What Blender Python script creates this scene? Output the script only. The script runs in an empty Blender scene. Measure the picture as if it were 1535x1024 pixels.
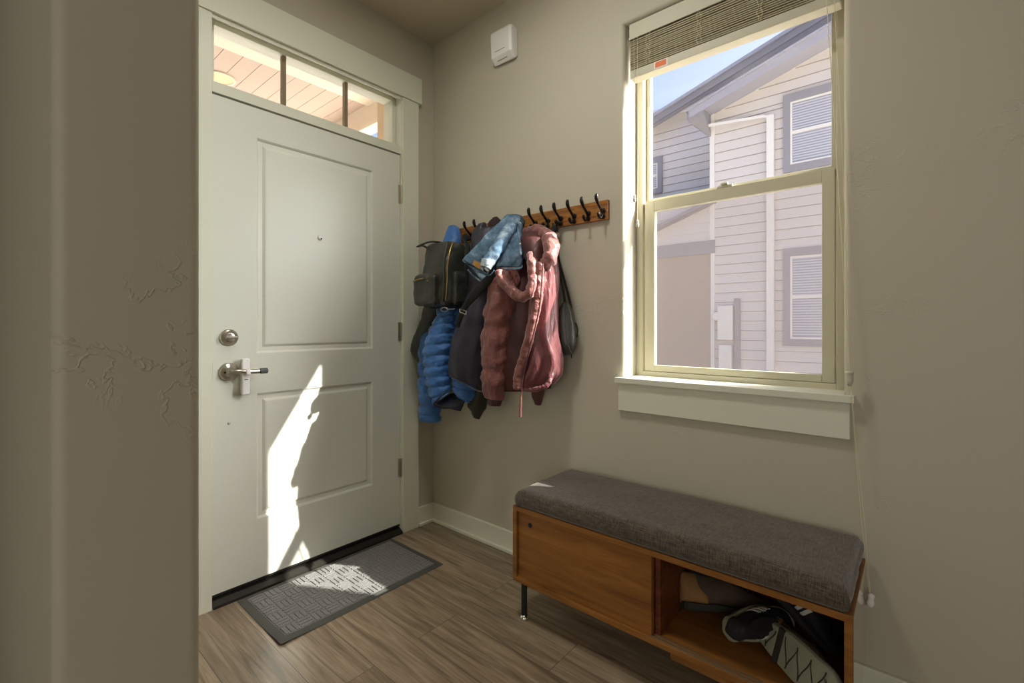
import bpy, bmesh, math, random
from mathutils import Vector, Matrix, noise
random.seed(7)
S = bpy.context.scene
COL = S.collection
V = Vector
pi = math.pi
# ---------------------------------------------------------------- camera
F = 704.0; PX = 767.5; PY = 488.0            # focal length and level-camera centre, in pixels of the 1535x1024 frame
CAM = V((2.128, -1.771, 1.127)); YAW = math.radians(130.74)
FW = V((math.cos(YAW), math.sin(YAW), 0)); RT = V((math.sin(YAW), -math.cos(YAW), 0)); UP = V((0, 0, 1))
cd = bpy.data.cameras.new('camera'); cam = bpy.data.objects.new('camera', cd); COL.objects.link(cam)
cam.location = CAM; cam.rotation_euler = (pi/2, 0, YAW - pi/2)
cd.sensor_fit = 'HORIZONTAL'; cd.sensor_width = 36; cd.lens = F/1535*36
cd.shift_y = (PY - 512)/1535; cd.clip_start = 0.02
S.camera = cam
# ---------------------------------------------------------------- sky, sun, room light, exposure
S.view_settings.view_transform = 'Standard'; S.view_settings.look = 'None'
S.view_settings.exposure = 0.45; S.view_settings.gamma = 1.0; S.view_settings.use_curve_mapping = False
SUN = V((-1, -0.566, -0.90)).normalized()
w = bpy.data.worlds.new('sky'); S.world = w; w.use_nodes = True
nt = w.node_tree; nt.nodes.clear()
sky = nt.nodes.new('ShaderNodeTexSky'); sky.sky_type = 'NISHITA'; sky.sun_disc = False
sky.sun_elevation = math.asin(-SUN.z); sky.sun_rotation = math.atan2(-SUN.x, -SUN.y); sky.air_density = 1.0; sky.dust_density = 5.0; sky.ozone_density = 3.0
bg = nt.nodes.new('ShaderNodeBackground'); bg.inputs[1].default_value = 0.32
wo = nt.nodes.new('ShaderNodeOutputWorld'); tn = nt.nodes.new('ShaderNodeMix'); tn.data_type = 'RGBA'; tn.blend_type = 'MULTIPLY'; tn.inputs[0].default_value = 1; tn.inputs[7].default_value = (1.12, 0.96, 1.03, 1)
nt.links.new(sky.outputs[0], tn.inputs[6]); nt.links.new(tn.outputs[2], bg.inputs[0]); nt.links.new(bg.outputs[0], wo.inputs[0])
sl = bpy.data.lights.new('sun', 'SUN'); so = bpy.data.objects.new('sun', sl); COL.objects.link(so)
sl.energy = 17.0; sl.angle = math.radians(0.6); sl.color = (1.0, 0.96, 0.90)
so.rotation_euler = SUN.to_track_quat('-Z', 'Y').to_euler(); so.location = (6, 4, 6)
s2 = bpy.data.lights.new('sky_glow_fill', 'SUN'); s2o = bpy.data.objects.new('sky_glow_fill', s2); COL.objects.link(s2o)  # added wide sun lamp, boosts soft skylight through the window
s2.energy = 15.0; s2.angle = math.radians(55); s2.color = (0.94, 0.98, 1.0); s2o.location = (7, 4, 6)
s2o.rotation_euler = V((-1, -0.62, -0.55)).to_track_quat('-Z', 'Y').to_euler()
def area(name, loc, target, sx, sy, e, col):
    l = bpy.data.lights.new(name, 'AREA'); l.shape = 'RECTANGLE'; l.size = sx; l.size_y = sy; l.energy = e; l.color = col
    o = bpy.data.objects.new(name, l); COL.objects.link(o); o.location = loc
    o.rotation_euler = (V(target) - V(loc)).to_track_quat('-Z', 'Y').to_euler(); return o
area('rear_window_daylight', (3.3, -5.3, 1.5), (1.0, -0.2, 1.0), 2.6, 1.8, 32, (1.0, 1.0, 0.95))
area('side_window_stand_in', (6.3, -2.2, 1.5), (0, -1.0, 1.2), 2.0, 1.6, 5, (0.97, 1.0, 0.95))
area('room_warm_fill', (4.2, -3.2, 2.65), (4.2, -3.2, 0), 0.9, 0.9, 6, (1.0, 0.86, 0.62))  # added warm overhead fill behind the camera, no known fitting

area('entry_fill_light', (1.12, -0.94, 2.74), (1.12, -0.94, 0), 0.25, 0.25, 9.5, (1.0, 0.99, 0.92))  # added overhead fill for door, window wall and floor; no fitting there
area('porch_bounce_fill', (-3.0, -0.7, 0.1), (-2.4, -0.7, 3), 2.0, 3.0, 40, (1.0, 0.86, 0.72))  # added upward area light that brightens the porch ceiling

# ---------------------------------------------------------------- materials
def srgb(r, g, b):
    f = lambda c: (c/255/12.92) if c/255 <= 0.04045 else ((c/255+0.055)/1.055)**2.4
    return (f(r), f(g), f(b), 1)
class NT:
    def __init__(s, name):
        s.m = bpy.data.materials.new(name); s.m.use_nodes = True; s.t = s.m.node_tree; s.b = s.t.nodes['Principled BSDF']
    def n(s, typ, **kw):
        nd = s.t.nodes.new(typ)
        for k, v in kw.items():
            if k in nd.inputs: nd.inputs[k].default_value = v
            else: setattr(nd, k, v)
        return nd
    def l(s, a, b): s.t.links.new(a, b)
def mat(name, col, rough=0.6, metal=0, spec=0.5, sheen=0, coat=0, bump=None, var=0.0, vscale=6, mapping=None):
    """bump = (scale, strength, stretch xyz, detail)"""
    q = NT(name); b = q.b
    c = srgb(*col); b.inputs['Base Color'].default_value = c
    b.inputs['Roughness'].default_value = rough; b.inputs['Metallic'].default_value = metal
    b.inputs['Specular IOR Level'].default_value = spec
    if sheen: b.inputs['Sheen Weight'].default_value = sheen
    if coat: b.inputs['Coat Weight'].default_value = coat; b.inputs['Coat Roughness'].default_value = 0.12
    tc = q.n('ShaderNodeTexCoord')
    if bump:
        sc, st, stretch, det = bump
        mp = q.n('ShaderNodeMapping'); mp.inputs['Scale'].default_value = stretch
        q.l(tc.outputs['Object'], mp.inputs['Vector'])
        ns = q.n('ShaderNodeTexNoise', Scale=sc, Detail=det, Roughness=0.55); q.l(mp.outputs[0], ns.inputs['Vector'])
        bp = q.n('ShaderNodeBump', Strength=st, Distance=0.01); q.l(ns.outputs['Fac'], bp.inputs['Height']); q.l(bp.outputs[0], b.inputs['Normal'])
    if var:
        n2 = q.n('ShaderNodeTexNoise', Scale=vscale, Detail=4.0); q.l(tc.outputs['Object'], n2.inputs['Vector'])
        mx = q.n('ShaderNodeMix', data_type='RGBA'); mx.inputs[6].default_value = tuple(x*(1-var) for x in c[:3])+(1,); mx.inputs[7].default_value = tuple(min(1, x*(1+var)) for x in c[:3])+(1,)
        q.l(n2.outputs['Fac'], mx.inputs[0]); q.l(mx.outputs[2], b.inputs['Base Color'])
    return q.m
M = {}
def plaster(name, col):
    q = NT(name); b = q.b; b.inputs['Base Color'].default_value = srgb(*col); b.inputs['Roughness'].default_value = 0.55; b.inputs['Specular IOR Level'].default_value = 0.35
    tc = q.n('ShaderNodeTexCoord')
    fine = q.n('ShaderNodeTexNoise', Scale=55.0, Detail=3.0); q.l(tc.outputs['Object'], fine.inputs['Vector'])
    # trowel marks: thin contour lines of a noise, kept only in patches
    ns = q.n('ShaderNodeTexNoise', Scale=10.0, Detail=4.0, Roughness=0.65, Distortion=0.6); q.l(tc.outputs['Object'], ns.inputs['Vector'])
    a = q.n('ShaderNodeMath', operation='SUBTRACT'); q.l(ns.outputs['Fac'], a.inputs[0]); a.inputs[1].default_value = 0.5
    ab = q.n('ShaderNodeMath', operation='ABSOLUTE'); q.l(a.outputs[0], ab.inputs[0])
    mr = q.n('ShaderNodeMapRange'); q.l(ab.outputs[0], mr.inputs[0]); mr.inputs[1].default_value = 0; mr.inputs[2].default_value = 0.02; mr.inputs[3].default_value = 1; mr.inputs[4].default_value = 0
    pn = q.n('ShaderNodeTexNoise', Scale=2.3, Detail=2.0); q.l(tc.outputs['Object'], pn.inputs['Vector'])
    pr = q.n('ShaderNodeMapRange'); q.l(pn.outputs['Fac'], pr.inputs[0]); pr.inputs[1].default_value = 0.57; pr.inputs[2].default_value = 0.64
    mu = q.n('ShaderNodeMath', operation='MULTIPLY'); q.l(mr.outputs[0], mu.inputs[0]); q.l(pr.outputs[0], mu.inputs[1])
    ad = q.n('ShaderNodeMath', operation='MULTIPLY_ADD'); q.l(fine.outputs['Fac'], ad.inputs[0]); ad.inputs[1].default_value = 0.08; q.l(mu.outputs[0], ad.inputs[2])
    bp = q.n('ShaderNodeBump', Strength=0.45, Distance=0.0022); q.l(ad.outputs[0], bp.inputs['Height']); q.l(bp.outputs[0], b.inputs['Normal'])
    return q.m
M['wall'] = plaster('greige_wall_paint', (191, 184, 166))
M['ceil'] = plaster('ceiling_paint', (196, 187, 168))
M['trim'] = mat('cream_trim_paint', (220, 220, 202), 0.42, bump=(30, 0.03, (1, 1, 1), 2))
M['door'] = mat('door_paint', (218, 219, 206), 0.38, bump=(60, 0.03, (1, 1, 1), 2))
M['vinyl'] = mat('almond_window_vinyl', (196, 191, 166), 0.4)
M['muntin'] = mat('dark_tan_muntin_bar', (136, 120, 92), 0.5)  # darker tan than the trim paint
M['nickel'] = mat('satin_nickel', (190, 184, 172), 0.28, 1.0)
M['chrome'] = mat('chrome', (225, 222, 215), 0.12, 1.0)
M['steel'] = mat('dark_leg_steel', (58, 60, 58), 0.4, 0.7)
M['white_plastic'] = mat('white_plastic', (235, 232, 228), 0.35)
M['black_plastic'] = mat('black_plastic', (22, 22, 22), 0.4)
M['grey_rubber'] = mat('grey_rubber', (85, 88, 88), 0.6)
M['bronze'] = mat('dark_bronze_threshold', (48, 44, 38), 0.45, 0.5)
M['track'] = mat('aluminium_track', (175, 165, 145), 0.35, 0.8)
M['black_iron'] = mat('oiled_bronze_hook', (38, 34, 32), 0.32, 0.7)
M['mat_rubber'] = mat('mat_rubber_edge', (80, 80, 74), 0.75, bump=(200, 0.2, (1, 1, 1), 2))
M['mat_pile'] = mat('mat_ribbed_pile', (150, 148, 146), 0.95, bump=(420, 0.8, (1, 1, 1), 3), var=0.35, vscale=160)
M['leather'] = mat('black_leather', (52, 54, 48), 0.36, bump=(28, 0.5, (1, 1, 1), 5), spec=0.6)
M['webbing'] = mat('black_webbing', (30, 30, 28), 0.75, bump=(180, 0.3, (1, 1, 1), 2))
M['gold'] = mat('brass_zip', (190, 160, 100), 0.3, 1.0)
M['blue'] = mat('blue_puffer_nylon', (58, 112, 182), 0.42, bump=(24, 0.9, (1, 1, 1.6), 5), sheen=0.2, var=0.12, vscale=8)
M['navy_lining'] = mat('dark_navy_lining', (34, 36, 52), 0.55, bump=(20, 0.5, (1, 1, 1), 4))
M['navy'] = mat('dark_plum_navy_shell', (54, 52, 66), 0.5, bump=(14, 0.7, (1.4, 1.4, 0.5), 4))
M['olive'] = mat('dark_olive_nylon', (52, 54, 40), 0.6, bump=(26, 0.6, (1, 1, 1), 4))
M['mauve'] = mat('dusty_mauve_nylon', (130, 76, 70), 0.42, bump=(26, 1.6, (1, 1, 0.7), 5), sheen=0.3, var=0.10, vscale=7)
M['mauve_shiny'] = mat('dusty_mauve_shell', (116, 62, 64), 0.33, bump=(13, 1.7, (1.7, 1.7, 0.5), 4), sheen=0.2)
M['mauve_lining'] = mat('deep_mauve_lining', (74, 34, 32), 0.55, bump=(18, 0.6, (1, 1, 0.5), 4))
M['brown_fleece'] = mat('dark_brown_fleece', (48, 36, 34), 0.9, bump=(60, 0.6, (1, 1, 1), 4))
M['tag_paper'] = mat('orange_sticker', (235, 120, 70), 0.6)
M['tag_white'] = mat('sticker_white', (235, 225, 215), 0.6)
M['patch'] = mat('tan_leather_patch', (176, 128, 66), 0.6)
M['cord'] = mat('cream_cord', (222, 214, 180), 0.7)
M['slat'] = mat('cream_blind_slat', (200, 194, 172), 0.5)
M['slat_edge'] = mat('darker_slat_stack', (160, 150, 120), 0.6)  # stack darker than the valance and bottom rail
M['suede_tan'] = mat('tan_suede', (150, 112, 66), 0.85, bump=(50, 0.3, (1, 1, 1), 4), var=0.2, vscale=25)
M['dark_suede'] = mat('dark_brown_shoe', (84, 70, 54), 0.8, bump=(60, 0.5, (1, 1, 1), 4), var=0.3, vscale=30)
M['shoe_black'] = mat('black_shoe_suede', (24, 25, 30), 0.75, bump=(70, 0.3, (1, 1, 1), 3))
M['sole_grey'] = mat('grey_green_sole', (142, 142, 122), 0.7)
M['sole_dark'] = mat('dark_sole', (46, 44, 38), 0.8)
M['stripe'] = mat('white_leather_stripe', (225, 222, 215), 0.5)
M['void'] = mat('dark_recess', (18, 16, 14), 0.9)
def fabric_denim():
    q = NT('washed_denim'); b = q.b; b.inputs['Roughness'].default_value = 0.85
    tc = q.n('ShaderNodeTexCoord')
    wv = q.n('ShaderNodeTexWave', Scale=160.0, Distortion=1.0); wv.bands_direction = 'DIAGONAL'; q.l(tc.outputs['Object'], wv.inputs['Vector'])
    ns = q.n('ShaderNodeTexNoise', Scale=16.0, Detail=6.0, Roughness=0.65); q.l(tc.outputs['Object'], ns.inputs['Vector'])
    cr = q.n('ShaderNodeValToRGB'); cr.color_ramp.elements[0].position = 0.34; cr.color_ramp.elements[0].color = srgb(62, 88, 112); cr.color_ramp.elements[1].position = 0.68; cr.color_ramp.elements[1].color = srgb(190, 208, 222)
    e = cr.color_ramp.elements.new(0.52); e.color = srgb(106, 136, 162)
    q.l(ns.outputs['Fac'], cr.inputs[0]); q.l(cr.outputs[0], b.inputs['Base Color'])
    bp = q.n('ShaderNodeBump', Strength=0.5, Distance=0.002); ad = q.n('ShaderNodeMath', operation='MULTIPLY_ADD'); q.l(wv.outputs['Fac'], ad.inputs[0]); ad.inputs[1].default_value = 0.3; q.l(ns.outputs['Fac'], ad.inputs[2]); q.l(ad.outputs[0], bp.inputs['Height']); q.l(bp.outputs[0], b.inputs['Normal'])
    return q.m
M['denim'] = fabric_denim()
def cushion_fabric():
    q = NT('charcoal_woven_cushion'); b = q.b; b.inputs['Roughness'].default_value = 0.92; b.inputs['Sheen Weight'].default_value = 0.3
    tc = q.n('ShaderNodeTexCoord'); outs = []
    for st in ((420, 40, 60), (30, 420, 420)):
        mp = q.n('ShaderNodeMapping'); mp.inputs['Scale'].default_value = st; q.l(tc.outputs['Object'], mp.inputs[0])
        ns = q.n('ShaderNodeTexNoise', Scale=1.0, Detail=3.0); q.l(mp.outputs[0], ns.inputs['Vector']); outs.append(ns)
    ad = q.n('ShaderNodeMath', operation='ADD'); q.l(outs[0].outputs['Fac'], ad.inputs[0]); q.l(outs[1].outputs['Fac'], ad.inputs[1])
    cr = q.n('ShaderNodeValToRGB'); cr.color_ramp.elements[0].position = 0.38; cr.color_ramp.elements[0].color = srgb(46, 40, 33); cr.color_ramp.elements[1].position = 0.66; cr.color_ramp.elements[1].color = srgb(108, 95, 80)
    hf = q.n('ShaderNodeMath', operation='MULTIPLY'); q.l(ad.outputs[0], hf.inputs[0]); hf.inputs[1].default_value = 0.5
    q.l(hf.outputs[0], cr.inputs[0]); q.l(cr.outputs[0], b.inputs['Base Color'])
    bp = q.n('ShaderNodeBump', Strength=0.4, Distance=0.001); q.l(ad.outputs[0], bp.inputs['Height']); q.l(bp.outputs[0], b.inputs['Normal'])
    return q.m
M['cushion'] = cushion_fabric()
def wood(name, c0, c1, c2, stretch=(1.2, 14, 14), sc=2.0, rough=0.35, dist=1.5, coat=0.0):
    q = NT(name); b = q.b; b.inputs['Roughness'].default_value = rough
    if coat: b.inputs['Coat Weight'].default_value = coat; b.inputs['Coat Roughness'].default_value = 0.15
    tc = q.n('ShaderNodeTexCoord'); mp = q.n('ShaderNodeMapping'); mp.inputs['Scale'].default_value = stretch; q.l(tc.outputs['Object'], mp.inputs[0])
    ns = q.n('ShaderNodeTexNoise', Scale=sc, Detail=7.0, Roughness=0.62, Distortion=dist); q.l(mp.outputs[0], ns.inputs['Vector'])
    cr = q.n('ShaderNodeValToRGB'); cr.color_ramp.elements[0].position = 0.3; cr.color_ramp.elements[0].color = srgb(*c0); cr.color_ramp.elements[1].position = 0.72; cr.color_ramp.elements[1].color = srgb(*c2)
    e = cr.color_ramp.elements.new(0.52); e.color = srgb(*c1)
    q.l(ns.outputs['Fac'], cr.inputs[0]); q.l(cr.outputs[0], b.inputs['Base Color'])
    return q.m
M['teak'] = wood('orange_walnut_veneer', (108, 66, 26), (142, 92, 40), (164, 112, 54), rough=0.33, stretch=(0.9, 9, 9), coat=0.3)
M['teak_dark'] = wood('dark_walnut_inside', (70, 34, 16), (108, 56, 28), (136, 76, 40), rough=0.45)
M['rack_wood'] = wood('stained_pine_board', (96, 56, 22), (152, 98, 44), (184, 128, 66), stretch=(3, 26, 26), rough=0.4)
def side_lacquer():
    q = NT('lacquered_bench_end'); b = q.b; b.inputs['Base Color'].default_value = srgb(140, 96, 54); b.inputs['Roughness'].default_value = 0.08; b.inputs['Coat Weight'].default_value = 1.0; b.inputs['Coat Roughness'].default_value = 0.03
    return q.m
M['lacquer'] = side_lacquer()
def floor_mat():
    q = NT('grey_brown_plank_floor'); b = q.b; b.inputs['Roughness'].default_value = 0.36; b.inputs['Specular IOR Level'].default_value = 0.5
    tc = q.n('ShaderNodeTexCoord')
    br = q.n('ShaderNodeTexBrick', offset=0.37); q.l(tc.outputs['Object'], br.inputs['Vector'])
    br.inputs['Scale'].default_value = 1.0; br.inputs['Brick Width'].default_value = 1.22; br.inputs['Row Height'].default_value = 0.178; br.inputs['Mortar Size'].default_value = 0.0012; br.inputs['Mortar Smooth'].default_value = 0.2; br.inputs['Bias'].default_value = 0.0
    br.inputs['Color1'].default_value = (0, 0, 0, 1); br.inputs['Color2'].default_value = (1, 1, 1, 1); br.inputs['Mortar'].default_value = (0.5, 0.5, 0.5, 1)
    # grain, offset per plank
    cb = q.n('ShaderNodeVectorMath', operation='MULTIPLY_ADD'); q.l(br.outputs['Color'], cb.inputs[0]); cb.inputs[1].default_value = (7.0, 3.0, 5.0); q.l(tc.outputs['Object'], cb.inputs[2])
    mp = q.n('ShaderNodeMapping'); mp.inputs['Scale'].default_value = (1.3, 19, 1); q.l(cb.outputs[0], mp.inputs[0])
    ns = q.n('ShaderNodeTexNoise', Scale=2.0, Detail=8.0, Roughness=0.6, Distortion=0.7); q.l(mp.outputs[0], ns.inputs['Vector'])
    mp2 = q.n('ShaderNodeMapping'); mp2.inputs['Scale'].default_value = (6, 190, 1); q.l(cb.outputs[0], mp2.inputs[0])
    n2 = q.n('ShaderNodeTexNoise', Scale=1.0, Detail=4.0); q.l(mp2.outputs[0], n2.inputs['Vector'])
    cr = q.n('ShaderNodeValToRGB'); cr.color_ramp.elements[0].position = 0.3; cr.color_ramp.elements[0].color = srgb(106, 90, 72); cr.color_ramp.elements[1].position = 0.72; cr.color_ramp.elements[1].color = srgb(182, 163, 138)
    e = cr.color_ramp.elements.new(0.5); e.color = srgb(150, 131, 108)
    q.l(ns.outputs['Fac'], cr.inputs[0])
    m1 = q.n('ShaderNodeMix', data_type='RGBA', blend_type='MULTIPLY'); m1.inputs[0].default_value = 0.45; q.l(cr.outputs[0], m1.inputs[6])
    c2 = q.n('ShaderNodeMapRange'); q.l(n2.outputs['Fac'], c2.inputs[0]); c2.inputs[1].default_value = 0.3; c2.inputs[2].default_value = 0.7; c2.inputs[3].default_value = 0.6; c2.inputs[4].default_value = 1.15
    q.l(c2.outputs[0], m1.inputs[7])
    m2 = q.n('ShaderNodeMix', data_type='RGBA', blend_type='MULTIPLY'); m2.inputs[0].default_value = 1.0; q.l(m1.outputs[2], m2.inputs[6])
    sp = q.n('ShaderNodeMapRange'); q.l(br.outputs['Color'], sp.inputs[0]); sp.inputs[3].default_value = 0.84; sp.inputs[4].default_value = 1.1; q.l(sp.outputs[0], m2.inputs[7])
    m3 = q.n('ShaderNodeMix', data_type='RGBA'); q.l(br.outputs['Fac'], m3.inputs[0]); q.l(m2.outputs[2], m3.inputs[6]); m3.inputs[7].default_value = srgb(88, 76, 62)
    q.l(m3.outputs[2], b.inputs['Base Color'])
    bp = q.n('ShaderNodeBump', Strength=0.25, Distance=0.001); q.l(n2.outputs['Fac'], bp.inputs['Height']); q.l(bp.outputs[0], b.inputs['Normal'])
    return q.m
M['floor'] = floor_mat()
def glass(name, tint=(0.97, 0.98, 0.97), fac=0.06):
    q = NT(name); q.t.nodes.remove(q.b); out = q.t.nodes['Material Output']
    tr = q.n('ShaderNodeBsdfTransparent'); tr.inputs[0].default_value = tint+(1,)
    gl = q.n('ShaderNodeBsdfGlossy'); gl.inputs['Roughness'].default_value = 0.02
    lw = q.n('ShaderNodeLayerWeight', Blend=0.5); pw = q.n('ShaderNodeMath', operation='POWER'); q.l(lw.outputs['Facing'], pw.inputs[0]); pw.inputs[1].default_value = 5.0
    sc_ = q.n('ShaderNodeMath', operation='MULTIPLY_ADD'); q.l(pw.outputs[0], sc_.inputs[0]); sc_.inputs[1].default_value = 0.9; sc_.inputs[2].default_value = 0.02; mx = q.n('ShaderNodeMixShader')
    q.l(sc_.outputs[0], mx.inputs[0]); q.l(tr.outputs[0], mx.inputs[1]); q.l(gl.outputs[0], mx.inputs[2]); q.l(mx.outputs[0], out.inputs[0]); return q.m
M['glass'] = glass('window_glass')
def screen():
    q = NT('insect_screen_mesh'); q.t.nodes.remove(q.b); out = q.t.nodes['Material Output']
    tr = q.n('ShaderNodeBsdfTransparent'); df = q.n('ShaderNodeBsdfDiffuse'); df.inputs[0].default_value = srgb(120, 110, 108)
    tl = q.n('ShaderNodeBsdfTranslucent'); tl.inputs[0].default_value = srgb(100, 92, 90); m0 = q.n('ShaderNodeMixShader'); m0.inputs[0].default_value = 0.5
    mx = q.n('ShaderNodeMixShader'); mx.inputs[0].default_value = 0.25
    q.l(df.outputs[0], m0.inputs[1]); q.l(tl.outputs[0], m0.inputs[2]); q.l(tr.outputs[0], mx.inputs[1]); q.l(m0.outputs[0], mx.inputs[2]); q.l(mx.outputs[0], out.inputs[0]); return q.m
M['screen'] = screen()
def siding():
    q = NT('white_lap_siding'); b = q.b; b.inputs['Roughness'].default_value = 0.7
    b.inputs['Base Color'].default_value = srgb(210, 204, 199); return q.m
M['siding'] = siding()
M['lap_shade'] = mat('painted_lap_shade', (160, 154, 152), 0.9)  # shade under the siding laps, put into grey strips
M['ext_trim'] = mat('grey_house_trim', (146, 143, 147), 0.7)
M['ext_white'] = mat('white_house_trim', (224, 221, 214), 0.6)
M['soffit'] = mat('grey_soffit', (166, 165, 174), 0.8)
M['shingle'] = mat('grey_shingles', (168, 168, 176), 0.9, var=0.2, vscale=12)
M['ext_pane'] = mat('neighbour_pane', (150, 152, 165), 0.15)
M['ext_blind'] = mat('neighbour_blind', (190, 191, 197), 0.6)
M['porch_shade'] = mat('shaded_porch_panel', (166, 152, 136), 0.8, var=0.05)  # shade of the neighbour's porch recess put into a flat panel's colour
M['ground'] = mat('pale_concrete', (176, 170, 160), 0.9, var=0.08, vscale=3)
M['porch_board'] = mat('porch_ceiling_board', (208, 186, 168), 0.7)
M['porch_cream'] = mat('porch_cream_trim', (240, 226, 204), 0.6)
M['porch_tan'] = mat('porch_tan_jamb', (222, 196, 158), 0.6)
def emit(name, col, e):
    q = NT(name); q.b.inputs['Base Color'].default_value = srgb(*col); q.b.inputs['Emission Color'].default_value = srgb(*col); q.b.inputs['Emission Strength'].default_value = e; return q.m
M['lamp_lens'] = emit('warm_downlight_lens', (255, 200, 130), 0.5)
M['red_window'] = mat('sensor_lens', (150, 146, 132), 0.3)

# ---------------------------------------------------------------- scene graph helpers
WL = {}
def wl(o): return WL.get(o.name, V((0, 0, 0)))
def thing(name, label, cat, loc=(0, 0, 0), group=None, kind=None):
    o = bpy.data.objects.new(name, None); COL.objects.link(o); o.location = loc; o.empty_display_size = 0.05
    WL[o.name] = V(loc)
    if label: o['label'] = label
    if cat: o['category'] = cat
    if group: o['group'] = group
    if kind: o['kind'] = kind
    return o
class MB:
    def __init__(s): s.v = []; s.f = []; s.smooth = False
    def add(s, vs, fs):
        k = len(s.v); s.v += [V(p) for p in vs]; s.f += [tuple(i+k for i in f) for f in fs]; return s
    def box(s, x0, x1, y0, y1, z0, z1):
        if x0 > x1: x0, x1 = x1, x0
        if y0 > y1: y0, y1 = y1, y0
        if z0 > z1: z0, z1 = z1, z0
        return s.add([(x0,y0,z0),(x1,y0,z0),(x1,y1,z0),(x0,y1,z0),(x0,y0,z1),(x1,y0,z1),(x1,y1,z1),(x0,y1,z1)],
                     [(0,3,2,1),(4,5,6,7),(0,1,5,4),(1,2,6,5),(2,3,7,6),(3,0,4,7)])
    def rings(s, rs, cap=True, closed=True):
        n = len(rs[0]); vs = [p for r in rs for p in r]; fs = []
        for i in range(len(rs)-1):
            for j in range(n if closed else n-1):
                k = (j+1) % n; fs.append((i*n+j, i*n+k, (i+1)*n+k, (i+1)*n+j))
        if cap: fs.append(tuple(range(n-1, -1, -1))); fs.append(tuple((len(rs)-1)*n+j for j in range(n)))
        return s.add(vs, fs)
    def tube(s, pts, r, n=10, cap=True, flat=None):
        """r: number or list; flat=(factor, normal) squashes across normal"""
        pts = [V(p) for p in pts]; rs = []; m = len(pts)
        rr = r if isinstance(r, (list, tuple)) else [r]*m
        t0 = (pts[1]-pts[0]).normalized(); a = t0.orthogonal().normalized() if flat is None else V(flat[1])
        for i in range(m):
            t = (pts[min(i+1, m-1)]-pts[max(i-1, 0)]).normalized()
            a = (a - t*a.dot(t)).normalized(); b = t.cross(a)
            fa = 1 if flat is None else flat[0]
            rs.append([pts[i] + a*math.cos(2*pi*j/n)*rr[i]*fa + b*math.sin(2*pi*j/n)*rr[i] for j in range(n)])
        return s.rings(rs, cap)
    def lathe(s, c, axis, prof, n=24):
        """prof = [(distance along axis, radius)]"""
        ax = V(axis).normalized(); a = ax.orthogonal().normalized(); b = ax.cross(a); c = V(c)
        return s.rings([[c + ax*h + (a*math.cos(2*pi*j/n)+b*math.sin(2*pi*j/n))*max(r, 1e-4) for j in range(n)] for h, r in prof])
    def build(s, name, m, parent=None, smooth=False, bevel=0, bseg=2, sub=0, kind=None, label=None, auto=None):
        off = wl(parent) if parent else V((0, 0, 0))
        me = bpy.data.meshes.new(name); me.from_pydata([tuple(p-off) for p in s.v], [], s.f); me.update()
        bm = bmesh.new(); bm.from_mesh(me); bmesh.ops.recalc_face_normals(bm, faces=bm.faces); bm.to_mesh(me); bm.free()
        me.materials.append(M[m] if isinstance(m, str) else m)
        if smooth:
            for p in me.polygons: p.use_smooth = True
        o = bpy.data.objects.new(name, me); COL.objects.link(o)
        if parent: o.parent = parent
        WL[o.name] = off
        if bevel:
            b = o.modifiers.new('bevel', 'BEVEL'); b.width = bevel; b.segments = bseg; b.limit_method = 'ANGLE'; b.angle_limit = 0.6
        if sub:
            b = o.modifiers.new('sub', 'SUBSURF'); b.levels = sub; b.render_levels = sub
        if kind: o['kind'] = kind
        if label: o['label'] = label
        return o
def B(*a): return MB().box(*a)
def tag(o, label, cat, group=None, kind=None):
    o['label'] = label; o['category'] = cat
    if group: o['group'] = group
    if kind: o['kind'] = kind
    return o
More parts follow.
